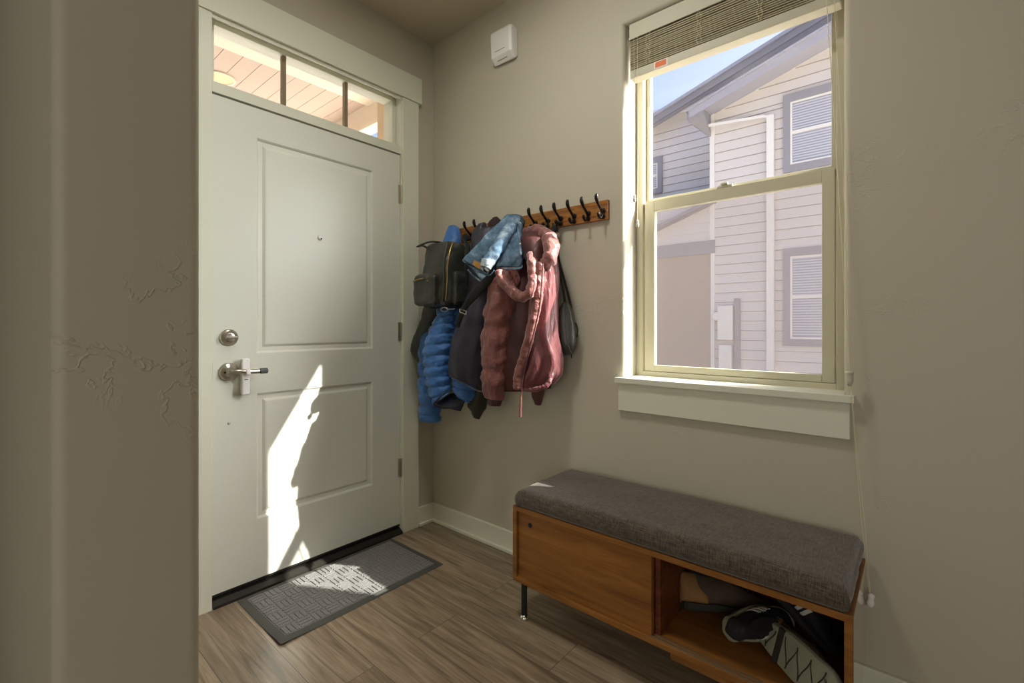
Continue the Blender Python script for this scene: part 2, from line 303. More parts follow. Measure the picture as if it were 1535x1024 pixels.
# a photograph point carried to a plane at depth y (parallel to the window wall)
def atY(px, py, y):
    r = FW + RT*((px-PX)/F) + UP*((PY-py)/F); t = (y-CAM.y)/r.y; return CAM + r*t
def cr(p0, p1, p2, p3, t):
    return [0.5*((2*b)+(-a+c)*t+(2*a-5*b+4*c-d)*t*t+(-a+3*b-3*c+d)*t**3) for a, b, c, d in zip(p0, p1, p2, p3)]
def resample(st, n):
    m = len(st)-1; out = []
    for i in range(n+1):
        u = i/n*m; k = min(int(u), m-1); t = u-k
        out.append(cr(st[max(k-1, 0)], st[k], st[k+1], st[min(k+2, m)], t))
    return out
def fbm(p, f, st=(1, 1, 1), o=3):
    q = V((p.x*f*st[0], p.y*f*st[1], p.z*f*st[2])); return noise.fractal(q, 0.9, 2.1, o)
def loft(st, n=40, seg=28, wr=0.003, wf=14, wst=(1, 1, 0.5), puff=None, power=2.0, c0=True, c1=True, open_end=False, folds=0, foldn=7, seed=0):
    """cloth volume: stations (xl,yl,xr,yr,depth y,half thickness); puff=(baffles,height)"""
    rows = resample(st, n); rs = []; mb = MB()
    def ring(row, sc, shift=0.0, k=0.0, disp=True):
        xl, yl, xr, yr, yc, th = row
        mid = atY((xl+xr)/2, (yl+yr)/2, yc); d = (mid-CAM).dot(FW)
        u = RT*((xr-xl)/2*d/F) + UP*(-(yr-yl)/2*d/F)
        vdir = (mid-CAM); vdir.z = 0; vdir.normalize(); v = -vdir*th
        out = []
        for j in range(seg):
            a = 2*pi*j/seg; ca, sa = math.cos(a), math.sin(a)
            e = 2/power; cx = math.copysign(abs(ca)**e, ca); cy = math.copysign(abs(sa)**e, sa)
            rad = u*cx + v*cy; p = mid + rad*sc
            nrm = rad.normalized() if rad.length > 1e-6 else V((0, -1, 0))
            h = 0
            if disp:
                q = p + V((seed*3.1, seed*1.7, 0))
                h += wr*fbm(q, wf, wst)*1.6
                if folds: h += folds*math.sin(a*foldn + 3*noise.noise(V((k*3, seed, 0)))*2)*(0.3+k)
                if puff:
                    fr = (k*puff[0]) % 1.0; h += puff[1]*(math.sqrt(max(0, 1-(2*fr-1)**2))-0.7)
                    h += 0.0016*math.sin(a*13+seed+int(k*puff[0])*2)*(1-(2*fr-1)**2)
            out.append(p + nrm*h*min(1, sc*1.2))
        return out
    if c0:
        for s_ in (0.35, 0.7, 0.9): rs.append(ring([*rows[0]], s_, 0, 0))
    for i, r in enumerate(rows): rs.append(ring(r, 1.0, 0, i/n))
    if open_end:
        dn = (V(rs[-1][0])-V(rs[-3][0])); rs.append(ring(rows[-1], 0.9, 0, 1.0)); rs.append(ring(rows[max(0, n-3)], 0.82, 0, 1.0, False)); rs.append(ring(rows[max(0, n-4)], 0.4, 0, 1, False))
    elif c1:
        for s_ in (0.9, 0.7, 0.35): rs.append(ring(rows[-1], s_, 0, 1))
    mb.rings(rs); return mb
def rod(pts, depth, r, n=8, **k):
    """tube through photo points; depth number or per point"""
    dd = depth if isinstance(depth, (list, tuple)) else [depth]*len(pts)
    P = [atY(p[0], p[1], d) for p, d in zip(pts, dd)]
    P = resample([tuple(p) for p in P], max(8, len(P)*5))
    rr = r
    if isinstance(r, (list, tuple)): rr = [x[0] for x in resample([(x,) for x in r], len(P)-1)]
    mb = MB(); mb.tube([V(p) for p in P], rr, n, **k); return mb
def quilt_tube(pts, depth, r, seams=10, amp=0.12, n=18, wr=0.002, seed=1):
    dd = depth if isinstance(depth, (list, tuple)) else [depth]*len(pts)
    P = [tuple(atY(p[0], p[1], d)) for p, d in zip(pts, dd)]
    N = max(40, seams*7); P = resample(P, N); rl = r if isinstance(r, (list, tuple)) else [r]*len(pts)
    rr = [x[0] for x in resample([(x,) for x in rl], N)]
    rs = []; m = len(P); a = None
    for i in range(m):
        p = V(P[i]); t = (V(P[min(i+1, m-1)])-V(P[max(i-1, 0)])).normalized()
        a = t.orthogonal().normalized() if a is None else (a - t*a.dot(t)).normalized()
        b = t.cross(a); e = min(i, m-1-i)/3.0; cap = math.sqrt(max(0.03, 1-(1-min(1, e))**2))
        k = 1 + amp*(abs(math.sin(pi*i/m*seams))**0.5-0.7)
        ring = []
        for j in range(n):
            an = 2*pi*j/n; q = p + (a*math.cos(an)+b*math.sin(an))*rr[i]*k*cap
            q += (a*math.cos(an)+b*math.sin(an))*wr*fbm(q+V((seed, 0, 0)), 22)*1.5*cap
            ring.append(q)
        rs.append(ring)
    mb = MB(); mb.rings(rs); return mb

# ================================================================ ROOM SHELL
H = 2.757; EX = 6.6; EY = -5.6
WX0, WX1, WZ0, WZ1 = 1.213, 1.957, 0.893, 2.368; WT = 0.19; RB = 0.018
DY0, DY1, DZ1 = -1.140, -0.224, 2.40        # door + transom rough opening in the door wall
B(-0.02, EX, EY, 0.02, -0.06, 0).build('floor', 'floor', kind='structure')
B(-0.2, EX, EY, 0.2, H, H+0.06).build('ceiling', 'ceil', kind='structure')
# window wall with drywall-wrapped opening
mb = MB(); r = RB
mb.box(-0.16, WX0-r, 0, WT, -0.06, H).box(WX1+r, EX, 0, WT, -0.06, H).box(WX0-r, WX1+r, 0, WT, -0.06, WZ0).box(WX0-r, WX1+r, 0, WT, WZ1+r, H)
prof = [(r, 0.0)] + [(r - r*math.sin(a*pi/16), r - r*math.cos(a*pi/16)) for a in range(1, 9)] + [(0.0, WT)]
rs = [[V((WX0-o, y, WZ0)), V((WX0-o, y, WZ1+o)), V((WX1+o, y, WZ1+o)), V((WX1+o, y, WZ0))] for o, y in prof]
mb.rings(rs, cap=False, closed=False); 
ext = [V((WX0-r, WT, WZ0)), V((WX0-r, WT, WZ1+r)), V((WX1+r, WT, WZ1+r)), V((WX1+r, WT, WZ0))]
mb.rings([rs[-1], ext], cap=False, closed=False)
mb.build('wall_right', 'wall', kind='structure')
# door wall
mb = MB(); mb.box(-0.16, 0, DY1, 0, -0.06, H).box(-0.16, 0, EY, DY0, -0.06, H).box(-0.16, 0, DY0, DY1, DZ1, H)
mb.build('wall_left', 'wall', kind='structure')
# partition with bullnosed end, beside the camera
PX1, PYa, PYb, R2 = 1.418, -1.711, -1.570, 0.014
pts = [(0.0, PYa), (PX1-R2, PYa)] + [(PX1-R2+R2*math.sin(a*pi/16), PYa+R2-R2*math.cos(a*pi/16)) for a in range(1, 9)] + [(PX1-R2+R2*math.cos(a*pi/16), PYb-R2+R2*math.sin(a*pi/16)) for a in range(0, 9)] + [(0.0, PYb)]
mb = MB(); mb.rings([[V((x, y, z)) for x, y in pts] for z in (0, H)])
o = mb.build('wall_partition', 'wall', kind='structure')
for p in o.data.polygons: p.use_smooth = True
em = o.modifiers.new('e', 'EDGE_SPLIT'); em.split_angle = 0.5
# far walls behind the camera; closed, area lights stand in for the room's windows
B(0, EX, EY-0.1, EY, 0, H).build('wall_front', 'wall', kind='structure')
B(EX, EX+0.1, EY, 0.1, 0, H).build('wall_far_right', 'wall', kind='structure')
# baseboards
def baseboard(name, x0, x1, y0, y1, sh):
    mb = MB().box(x0, x1, y0, y1, 0.0, 0.104); mb.box(*sh, 0.0, 0.017); mb.build(name, 'trim', bevel=0.003, kind='structure')
baseboard('baseboard_right', 0.0, EX, -0.014, -0.0002, (0.0, EX, -0.027, -0.013))
baseboard('baseboard_left', 0.0002, 0.014, -0.117, -0.012, (0.013, 0.026, -0.117, -0.025))
baseboard('baseboard_partition', 0.0002, 0.014, PYb, -1.245, (0.013, 0.026, PYb, -1.245))
# door casing
B(0.0002, 0.019, -1.243, DY0+0.002, 0, 2.366).build('trim_1', 'trim', bevel=0.0015, kind='structure')
B(0.0002, 0.019, DY1-0.002, -0.121, 0, 2.366).build('trim_2', 'trim', bevel=0.0015, kind='structure')
B(0.0002, 0.027, -1.262, -0.105, 2.366, 2.506).build('trim_3', 'trim', bevel=0.0015, kind='structure')
# jambs, head and transom bar around the door
mb = MB(); mb.box(-0.16, 0.004, DY0, DY0+0.006, 0, DZ1).box(-0.16, 0.004, DY1-0.006, DY1, 0, DZ1).box(-0.16, 0.004, DY0, DY1, 2.378, DZ1)
mb.box(-0.16, 0.004, DY0+0.006, DY1-0.006, 2.060, 2.104)
mb.box(-0.065, -0.052, DY0+0.006, DY0+0.018, 0.03, 2.06).box(-0.065, -0.052, DY1-0.018, DY1-0.006, 0.03, 2.06).box(-0.065, -0.052, DY0+0.018, DY1-0.018, 2.045, 2.06)
mb.build('trim_4', 'trim', bevel=0.0012, kind='structure')
B(0.004, 0.012, DY0-0.001, DY1+0.001, 2.352, 2.366).build('trim_5', 'trim', bevel=0.001, kind='structure')

# ---- transom window
t2 = thing('window_2', None, None, (-0.06, -0.68, 2.24), kind='structure')
mb = MB(); y0, y1, z0, z1, fr = DY0+0.006, DY1-0.006, 2.104, 2.378, 0.022
mb.box(-0.085, -0.045, y0, y0+fr, z0, z1).box(-0.085, -0.045, y1-fr, y1, z0, z1).box(-0.085, -0.045, y0+fr, y1-fr, z0, z0+0.018).box(-0.085, -0.045, y0+fr, y1-fr, z1-fr, z1)
mb.build('window_frame', 'trim', t2, bevel=0.002, kind='structure')
B(-0.067, -0.063, y0+fr, y1-fr, z0+0.018, z1-fr).build('pane', 'glass', t2)
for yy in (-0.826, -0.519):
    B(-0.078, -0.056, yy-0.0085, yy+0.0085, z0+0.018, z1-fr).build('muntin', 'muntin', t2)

# ================================================================ FRONT DOOR
d1 = thing('door_1', None, None, (-0.02, -0.68, 0.05), kind='structure')
y0, y1, z0, z1 = -1.132, -0.232, 0.048, 2.053; T = -0.002
def panel_mesh():
    mb = MB(); ys = [y0, -0.965, -0.401, y1]; zs = [z0, 0.302, 0.838, 1.009, 1.927, z1]
    holes = {(1, 1), (1, 3)}
    for i in range(3):
        for k in range(5):
            if (i, k) in holes: continue
            mb.add([(T, ys[i], zs[k]), (T, ys[i+1], zs[k]), (T, ys[i+1], zs[k+1]), (T, ys[i], zs[k+1])], [(0, 1, 2, 3)])
    for zi in ((zs[1], zs[2]), (zs[3], zs[4])):
        rr = []
        for o, x in ((0, T), (0.005, T-0.004), (0.009, T-0.009), (0.026, T-0.0095), (0.036, T-0.003), (0.041, T-0.0025)):
            rr.append([V((x, ys[1]+o, zi[0]+o)), V((x, ys[2]-o, zi[0]+o)), V((x, ys[2]-o, zi[1]-o)), V((x, ys[1]+o, zi[1]-o))])
        mb.rings(rr, cap=False); mb.add(rr[-1], [(0, 1, 2, 3)])
    k = T-0.044
    mb.add([(T, y0, z0), (T, y1, z0), (T, y1, z1), (T, y0, z1), (k, y0, z0), (k, y1, z0), (k, y1, z1), (k, y0, z1)], [(0, 1, 5, 4), (1, 2, 6, 5), (2, 3, 7, 6), (3, 0, 4, 7), (4, 5, 6, 7)])
    return mb
sb = panel_mesh().build('door_slab', 'door', d1)
B(-0.040, -0.006, y0, y1, 0.036, 0.048).build('door_sweep', 'bronze', d1)
for z in (1.84, 1.094, 0.355):
    mb = MB(); mb.lathe((0.004, -0.2275, z-0.05), (0, 0, 1), [(0, .0055), (.1, .0055)], 10)
    for q in (0.018, 0.05, 0.082): mb.lathe((0.004, -0.2275, z-0.05+q), (0, 0, 1), [(0, .0062), (.014, .0062)], 10)
    mb.box(-0.002, 0.002, -0.245, -0.214, z-0.05, z+0.05)
    mb.build('hinge', 'nickel', d1, smooth=False)
X = (1, 0, 0)
c = (T, -1.072, 1.078)
db = MB().lathe(c, X, [(0, .034), (.006, .034), (.011, .030), (.013, .022), (.020, .020), (.021, .016)], 32).build('deadbolt', 'nickel', d1, smooth=True)
MB().box(0.018, 0.040, -1.072-0.023, -1.072+0.023, 1.0725, 1.0835).build('thumb_turn', 'nickel', db, bevel=0.003)
c = (T, -1.072, 0.938)
lv = MB().lathe(c, X, [(0, .037), (.006, .037), (.012, .032), (.015, .020), (.022, .0155), (.040, .0135), (.048, .013)], 32).build('lever_handle', 'nickel', d1, smooth=True)
mb = MB(); pts = [(0.040, -1.076, 0.939), (0.052, -1.066, 0.940), (0.057, -1.045, 0.940), (0.056, -1.015, 0.937), (0.052, -0.985, 0.936), (0.050, -0.968, 0.937)]
mb.tube([V(p) for p in resample(pts, 20)], 0.0095, 12, flat=(0.75, (1, 0, 0))); mb.build('lever_arm', 'nickel', lv, smooth=True)
MB().lathe((0.012, -1.091, 0.937), X, [(0, .004), (.006, .004)], 10).build('keyhole', 'void', lv)
MB().lathe((T, -0.684, 1.541), X, [(-.003, .0115), (.003, .0115), (.0045, .008)], 18).build('peephole', 'white_plastic', d1, smooth=True)
MB().lathe((T, -0.6805, 1.536), X, [(0.003, .0035), (.0055, .0035)], 12).build('peephole_lens', 'void', d1)
MB().lathe((T, -1.072, 0.727), X, [(0, .0055), (.003, .005), (.004, .002)], 14).build('door_stop_pin', 'nickel', d1, smooth=True)
B(-0.03, 0.0035, -1.1365, -1.1325, 0.905, 0.985).build('latch_plate', 'nickel', d1)
# child lock hung on the lever
cl = thing('lever_child_lock', 'white plastic child lock clipped on the front door lever handle', 'child lock', (0.045, -1.00, 0.93))
B(0.012, 0.034, -1.035, -1.003, 0.84, 0.990).build('lock_body', 'white_plastic', cl, bevel=0.006, bseg=3)
mb = MB().box(0.034, 0.0665, -1.030, -1.012, 0.926, 0.9475); mb.build('clip', 'white_plastic', cl, bevel=0.004)
MB().lathe((0.052, -0.972, 0.937), (0, 1, 0), [(0, .0115), (.028, .0115), (.030, .009)], 16).build('rubber_end', 'grey_rubber', cl, smooth=False)
B(0.034, 0.0345, -1.026, -1.012, 0.902, 0.906).build('embossed_line', 'grey_rubber', cl)
# threshold
mb = MB(); mb.rings([[V((x, y, z)) for x, z in ((-0.16, 0), (0.022, 0), (0.020, 0.010), (-0.002, 0.024), (-0.045, 0.034), (-0.16, 0.034))] for y in (DY0+0.006, DY1-0.006)])
mb.build('trim_6', 'bronze', kind='structure')

# ================================================================ WINDOW
w1 = thing('window_1', None, None, (1.58, 0.12, 0.915), kind='structure')
def frame_rect(x0, x1, z0, z1, y0, y1, l, r, b, t):
    return MB().box(x0, x0+l, y0, y1, z0, z1).box(x1-r, x1, y0, y1, z0, z1).box(x0+l, x1-r, y0, y1, z0, z0+b).box(x0+l, x1-r, y0, y1, z1-t, z1)
frame_rect(WX0, WX1, 0.893, WZ1, 0.112, 0.185, 0.030, 0.030, 0.040, 0.04).build('window_frame', 'vinyl', w1, bevel=0.002)
us = frame_rect(1.243, 1.927, 1.64, 2.328, 0.146, 0.172, 0.018, 0.018, 0.030, 0.035).build('upper_sash', 'vinyl', w1, bevel=0.0015)
B(1.261, 1.909, 0.158, 0.162, 1.670, 2.293).build('pane', 'glass', us)
ls = frame_rect(1.250, 1.922, 0.934, 1.655, 0.118, 0.144, 0.042, 0.037, 0.026, 0.045).build('lower_sash', 'vinyl', w1, bevel=0.002)
B(1.292, 1.885, 0.130, 0.134, 0.960, 1.610).build('pane', 'glass', ls)
MB().box(1.545, 1.60, 0.116, 0.140, 1.655, 1.664).box(1.56, 1.585, 0.108, 0.13, 1.664, 1.672).build('sash_lock', 'vinyl', w1, bevel=0.002)
sc = frame_rect(1.246, 1.924, 0.936, 1.66, 0.176, 0.184, 0.015, 0.015, 0.015, 0.015).build('insect_screen', 'vinyl', w1)
B(1.261, 1.909, 0.1795, 0.1805, 0.951, 1.645).build('screen_mesh', 'screen', sc)
mb = MB().box(1.187, 1.985, -0.034, 0.0, 0.893, 0.9135).box(WX0, WX1, 0.0, 0.112, 0.8932, 0.9135)
mb.build('trim_7', 'trim', kind='structure')
B(1.196, 1.974, -0.018, -0.0002, 0.779, 0.893).build('trim_8', 'trim', bevel=0.001, kind='structure')

# ---- blind gathered at the head of the window
bl = thing('window_blind', 'cream horizontal slat blind raised to the top of the window', 'blind', (1.585, 0.03, 2.36))
vx0, vx1 = 1.232, 1.950
B(vx0, vx1, 0.020, 0.064, 2.310, 2.362).build('headrail', 'slat', bl)
mb = MB().box(vx0, vx1, 0.008, 0.018, 2.298, 2.364); mb.box(vx0, vx1, 0.004, 0.018, 2.298, 2.308); mb.build('valance', 'slat', bl, bevel=0.002)
mb = MB(); n = 15
for i in range(n):
    z = 2.176 + i*(0.120/n); dy = random.uniform(-0.0018, 0.0018); tl = random.uniform(-.0008, .0008)
    mb.add([(vx0+.004, 0.010+dy, z), (vx1-.004, 0.010+dy, z+tl), (vx1-.004, 0.060+dy, z+tl), (vx0+.004, 0.060+dy, z), (vx0+.004, 0.010+dy, z+.0048), (vx1-.004, 0.010+dy, z+.0048+tl), (vx1-.004, 0.060+dy, z+.0048+tl), (vx0+.004, 0.060+dy, z+.0048)],
           [(0,3,2,1),(4,5,6,7),(0,1,5,4),(1,2,6,5),(2,3,7,6),(3,0,4,7)])
mb.build('slat_stack', 'slat_edge', bl)
br_ = B(vx0+.002, vx1-.002, 0.010, 0.060, 2.140, 2.174).build('bottom_rail', 'slat', bl, bevel=0.003)
st_ = B(1.338, 1.394, 0.0092, 0.0099, 2.142, 2.172).build('sticker_backing', 'tag_white', bl)
B(1.344, 1.388, 0.0086, 0.0093, 2.147, 2.168).build('warning_sticker', 'tag_paper', st_)
for x in (1.315, 1.515, 1.72, 1.90):
    mb = MB()
    for q, dx in ((0, -0.006), (1, 0.006)):
        pts = [V((x+dx+0.004*math.sin(k*1.9+q*2+x*9), 0.0075-0.004*abs(math.sin(k*1.3+q)), 2.30-k*0.0125)) for k in range(11)]
        mb.tube(pts, 0.0009, 6)
    mb.build('ladder_cord', 'cord', bl)
mb = MB().tube([V((1.257, 0.0, 2.30)), V((1.257, 0.004, 2.0)), V((1.256, 0.006, 1.66))], 0.0010, 6); mb.build('tilt_cord', 'cord', bl)
mb = MB().tube([V((1.272, 0.0, 2.30)), V((1.272, 0.006, 1.9)), V((1.2695, 0.006, 1.55))], 0.0010, 6); mb.build('tilt_cord', 'cord', bl)
for x, z in ((1.256, 1.66), (1.2695, 1.555)):
    MB().lathe((x, 0.006, z-0.03), (0, 0, 1), [(0, .003), (.004, .0065), (.014, .0068), (.02, .0045), (.026, .006), (.03, .0035)], 14).build('cord_tassel', 'slat', bl, smooth=True)
# lift cords: down the right jamb, over the stool, to a tassel beside the bench
P1 = V((1.926, 0.0, 2.30)); K = V((1.976, -0.046, 0.98)); P3 = V((2.024, -0.050, 0.345))
mb = MB().tube([P1, P1.lerp(K, 0.5)+V((0.006, 0, 0)), K], 0.0008, 6); mb.tube([V((1.905, 0.0, 2.30)), V((1.944, -0.022, 1.6)), K], 0.0011, 6)
mb.tube([K, V((1.988, -0.046, 0.80)), V((2.004, -0.047, 0.56)), P3], 0.0008, 6)
mb.tube([K+V((0.002, 0, 0)), V((1.992, -0.044, 0.78)), V((2.012, -0.048, 0.55)), P3+V((.002, 0, 0))], 0.0007, 6)
mb.build('lift_cord', 'cord', bl)
MB().lathe(K+V((0, 0, -0.034)), (0, 0, 1), [(0, .004), (.006, .008), (.022, .0105), (.034, .009), (.038, .0115), (.043, .011), (.045, .005)], 16).build('cord_equalizer', 'slat', bl, smooth=True)
MB().lathe(P3+V((0, 0, -0.040)), (0.1, 0, 1), [(0, .004), (.004, .0085), (.014, .010), (.026, .0075), (.031, .009), (.036, .009), (.040, .004)], 16).build('cord_tassel', 'white_plastic', bl, smooth=True)

# ---- motion sensor
ms = thing('motion_sensor', 'white plastic alarm sensor box high on wall by the ceiling corner', 'sensor', (0.56, 0, 2.5))
mb = MB()
prof = [(0.0, 2.452), (-0.018, 2.440), (-0.050, 2.468), (-0.056, 2.58), (-0.050, 2.594), (0.0, 2.594)]
mb.rings([[V((x, y*s_, 2.52+(z-2.52)*k)) for y, z in prof] for x, s_, k in ((0.500, .8, .96), (0.508, 1, 1), (0.628, 1, 1), (0.640, .85, .97))])
mb.build('sensor_body', 'white_plastic', ms, bevel=0.004, bseg=3)
mb = MB().add([(0.535, -0.0325, 2.4505), (0.60, -0.0325, 2.4505), (0.60, -0.0525, 2.492), (0.535, -0.0525, 2.492), (0.535, -0.030, 2.4520), (0.60, -0.030, 2.452), (0.60, -0.048, 2.492), (0.535, -0.048, 2.492)], [(0,1,2,3),(4,7,6,5),(0,4,5,1),(1,5,6,2),(2,6,7,3),(3,7,4,0)])
mb.build('sensor_lens', 'red_window', ms)

# ================================================================ DOOR MAT
dm = thing('door_mat', 'dark grey ribbed rubber-edged door mat lying before the front door', 'doormat', (0.23, -0.675, 0))
mx0, mx1, my0, my1 = 0.024, 0.438, -1.052, -0.305
def lift(x, y):
    d = max(0, (x-mx1+0.16))*max(0, (my0+0.16-y)); return 0.30*d
mb = MB(); NX, NY = 26, 46
def grid(fn, NX=NX, NY=NY, x0=mx0, x1=mx1, y0=my0, y1=my1):
    vs = []; fs = []
    for i in range(NX+1):
        for j in range(NY+1):
            x = x0+(x1-x0)*i/NX; y = y0+(y1-y0)*j/NY; vs.append((x, y, fn(x, y)))
    for i in range(NX):
        for j in range(NY): a = i*(NY+1)+j; fs.append((a, a+NY+1, a+NY+2, a+1))
    return vs, fs
def edge_h(x, y):
    e = min(x-mx0, mx1-x, y-my0, my1-y); return 0.0015 + 0.0035*min(1, e/0.012)
vs, fs = grid(lambda x, y: edge_h(x, y)+lift(x, y)); mb.add(vs, fs)
vs, fs = grid(lambda x, y: lift(x, y)+0.0002); mb.add(vs, [f[::-1] for f in fs])
mb.build('rubber_border', 'mat_rubber', dm, smooth=True)
mb = MB(); ix0, ix1, iy0, iy1 = mx0+0.028, mx1-0.030, my0+0.030, my1-0.028
vs, fs = grid(lambda x, y: 0.0056+lift(x, y), 20, 40, ix0, ix1, iy0, iy1); mb.add(vs, fs)
tx, ty = 6, 12; cw, ch = (ix1-ix0)/tx, (iy1-iy0)/ty
for i in range(tx):
    for j in range(ty):
        for k in range(3):
            if (i+j) % 2: a0, a1, b0, b1 = i*cw+0.003, (i+1)*cw-0.003, j*ch+(k+.16)*ch/3, j*ch+(k+.84)*ch/3
            else: a0, a1, b0, b1 = i*cw+(k+.16)*cw/3, i*cw+(k+.84)*cw/3, j*ch+0.003, (j+1)*ch-0.003
            x0, x1, yy0, yy1 = ix0+a0, ix0+a1, iy0+b0, iy0+b1; z = lift((x0+x1)/2, (yy0+yy1)/2)+0.0050; e = 0.0015
            mb.add([(x0, yy0, z), (x1, yy0, z), (x1, yy1, z), (x0, yy1, z), (x0+e, yy0+e, z+.004), (x1-e, yy0+e, z+.004), (x1-e, yy1-e, z+.004), (x0+e, yy1-e, z+.004)], [(4,5,6,7),(0,1,5,4),(1,2,6,5),(2,3,7,6),(3,0,4,7)])
mb.build('ribbed_pile', 'mat_pile', dm)

# ================================================================ BENCH
bx0, bx1, by0, by1, bz0, bz1 = 0.953, 2.015, -0.402, -0.035, 0.150, 0.437; tk = 0.018
bn = thing('storage_bench', 'low orange-brown wooden storage bench with one sliding door', 'bench', (1.48, -0.22, 0))
B(bx0, bx1, by0, by1, bz1-tk, bz1).build('top_panel', 'teak', bn, bevel=0.001)
B(bx0, bx1, by0, by1, bz0, bz0+tk).build('bottom_panel', 'teak', bn, bevel=0.001)
B(bx0, bx0+tk, by0, by1, bz0+tk, bz1-tk).build('side_panel', 'teak', bn)
B(bx1-tk, bx1-0.0012, by0, by1, bz0+tk, bz1-tk).build('side_panel', 'teak', bn)
B(bx1-0.001, bx1+0.0002, by0+0.001, by1, bz0, bz1-0.002).build('end_facing', 'lacquer', bn, label='glossy lacquered bench end')
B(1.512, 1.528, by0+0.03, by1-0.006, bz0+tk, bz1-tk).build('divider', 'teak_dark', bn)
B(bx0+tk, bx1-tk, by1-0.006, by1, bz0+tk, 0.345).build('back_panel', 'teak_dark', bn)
sd = MB()
hx, hz, hr = 1.030, 0.377, 0.0085; dx0, dx1, dz0, dz1 = bx0+tk+0.004, 1.508, bz0+tk+0.001, bz1-tk-0.001; yd = by0+0.010
ring1 = [V((hx+hr*math.cos(2*pi*j/24+pi/4), yd, hz+hr*math.sin(2*pi*j/24+pi/4))) for j in range(24)]
def sq(j):
    a = 2*pi*j/24+pi/4; cx, cz = math.cos(a), math.sin(a); m = max(abs(cx), abs(cz)); return V((hx+0.03*cx/m, yd, hz+0.03*cz/m))
sd.rings([[sq(j) for j in range(24)], ring1, [p+V((0, .012, 0)) for p in ring1]], cap=False)
s0, s1, q0, q1 = hx-0.03, hx+0.03, hz-0.03, hz+0.03
for a in ((dx0, s0, dz0, dz1), (s1, dx1, dz0, dz1), (s0, s1, dz0, q0), (s0, s1, q1, dz1)):
    sd.add([(a[0], yd, a[2]), (a[1], yd, a[2]), (a[1], yd, a[3]), (a[0], yd, a[3])], [(0, 1, 2, 3)])
sd.add([(dx0, yd, dz0), (dx1, yd, dz0), (dx1, yd, dz1), (dx0, yd, dz1), (dx0, yd+.012, dz0), (dx1, yd+.012, dz0), (dx1, yd+.012, dz1), (dx0, yd+.012, dz1)], [(0,1,5,4),(1,2,6,5),(2,3,7,6),(3,0,4,7),(4,5,6,7)])
sdo = sd.build('sliding_door', 'teak', bn)
MB().lathe((hx, yd-0.0006, hz), (0, 1, 0), [(0, hr+.0005), (.001, hr+.001), (.011, hr-.001)], 24).build('finger_pull', 'void', sdo)
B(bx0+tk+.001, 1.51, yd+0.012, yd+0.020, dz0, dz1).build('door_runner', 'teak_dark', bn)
B(1.509, bx1-tk, by0+0.006, by0+0.010, bz0+tk, bz0+tk+0.004).build('track', 'track', bn)
B(1.509, bx1-tk, by0+0.022, by0+0.026, bz0+tk, bz0+tk+0.003).build('track', 'track', bn)
for xx, yy in ((0.985, -0.372), (1.985, -0.372), (0.985, -0.065), (1.985, -0.065)):
    l = MB().lathe((xx, yy, 0.012), (0, 0, 1), [(0, .0115), (.138, .0115)], 18).build('leg', 'steel', bn, smooth=False)
    MB().lathe((xx, yy, 0.0), (0, 0, 1), [(0, .017), (.005, .018), (.010, .015), (.016, .0125)], 20).build('foot', 'chrome', l, smooth=True)
B(1.565, 1.96, -0.385, -0.05, 0.120, 0.150).build('under_rail', 'teak', bn)
# cushion
def cushion():
    x0, x1, y0, y1, z0, z1 = 0.968, 2.006, -0.405, -0.030, 0.4372, 0.502
    mb = MB(); NX, NY = 70, 30; r = 0.026; vs = {}; 
    me = MB()
    def top(x, y):
        e = min(x-x0, x1-x, y-y0, y1-y); k = min(1, max(0, e)/r); h = math.sqrt(max(0, 1-(1-k)**2))
        mid = 0.006*math.sin(pi*(x-x0)/(x1-x0))**.4*math.sin(pi*(y-y0)/(y1-y0))**.6 if 0 < x-x0 < x1-x0 and 0 < y-y0 < y1-y0 else 0
        n_ = 0.0025*noise.noise(V((x*6, y*9, 0)))
        return z1-0.020 + 0.020*h + mid + n_*h
    def warp(t, n):  # denser towards edges
        return 0.5-0.5*math.cos(pi*t/n)
    V_ = []; F_ = []
    for i in range(NX+1):
        for j in range(NY+1):
            x = x0+(x1-x0)*(0.6*i/NX+0.4*warp(i, NX)); y = y0+(y1-y0)*(0.4*j/NY+0.6*warp(j, NY)); V_.append([x, y, top(x, y)])
    for i in range(NX):
        for j in range(NY): a = i*(NY+1)+j; F_.append((a, a+NY+1, a+NY+2, a+1))
    bnd = [i*(NY+1) for i in range(NX+1)] + [NX*(NY+1)+j for j in range(1, NY+1)] + [i*(NY+1)+NY for i in range(NX-1, -1, -1)] + [j for j in range(NY-1, 0, -1)]
    me.add(V_, F_); prev = bnd; base = len(me.v); cxm, cym = (x0+x1)/2, (y0+y1)/2
    for (z, inn) in ((z1-0.030, -0.003), (z0+0.020, -0.003), (z0+0.008, 0.002), (z0+0.001, 0.010), (z0, 0.016)):
        cur = []
        for b_ in bnd:
            x, y, _ = me.v[b_]; sx = 1 if abs(x-x1) < 1e-6 else (-1 if abs(x-x0) < 1e-6 else 0); sy = 1 if abs(y-y1) < 1e-6 else (-1 if abs(y-y0) < 1e-6 else 0)
            pz = 0.0022*noise.noise(V((x*22, y*22, z*6))) if inn < 0 else 0
            cur.append(len(me.v)); me.v.append(V((x-sx*(inn+pz), y-sy*(inn+pz), z)))
        m = len(bnd)
        for k in range(m): me.f.append((prev[k], prev[(k+1) % m], cur[(k+1) % m], cur[k]))
        prev = cur
    me.f.append(tuple(prev[::-1])); return me
cu = cushion().build('bench_cushion', 'cushion', smooth=True)
tag(cu, 'long charcoal woven fabric cushion lying on top of the bench', 'cushion')

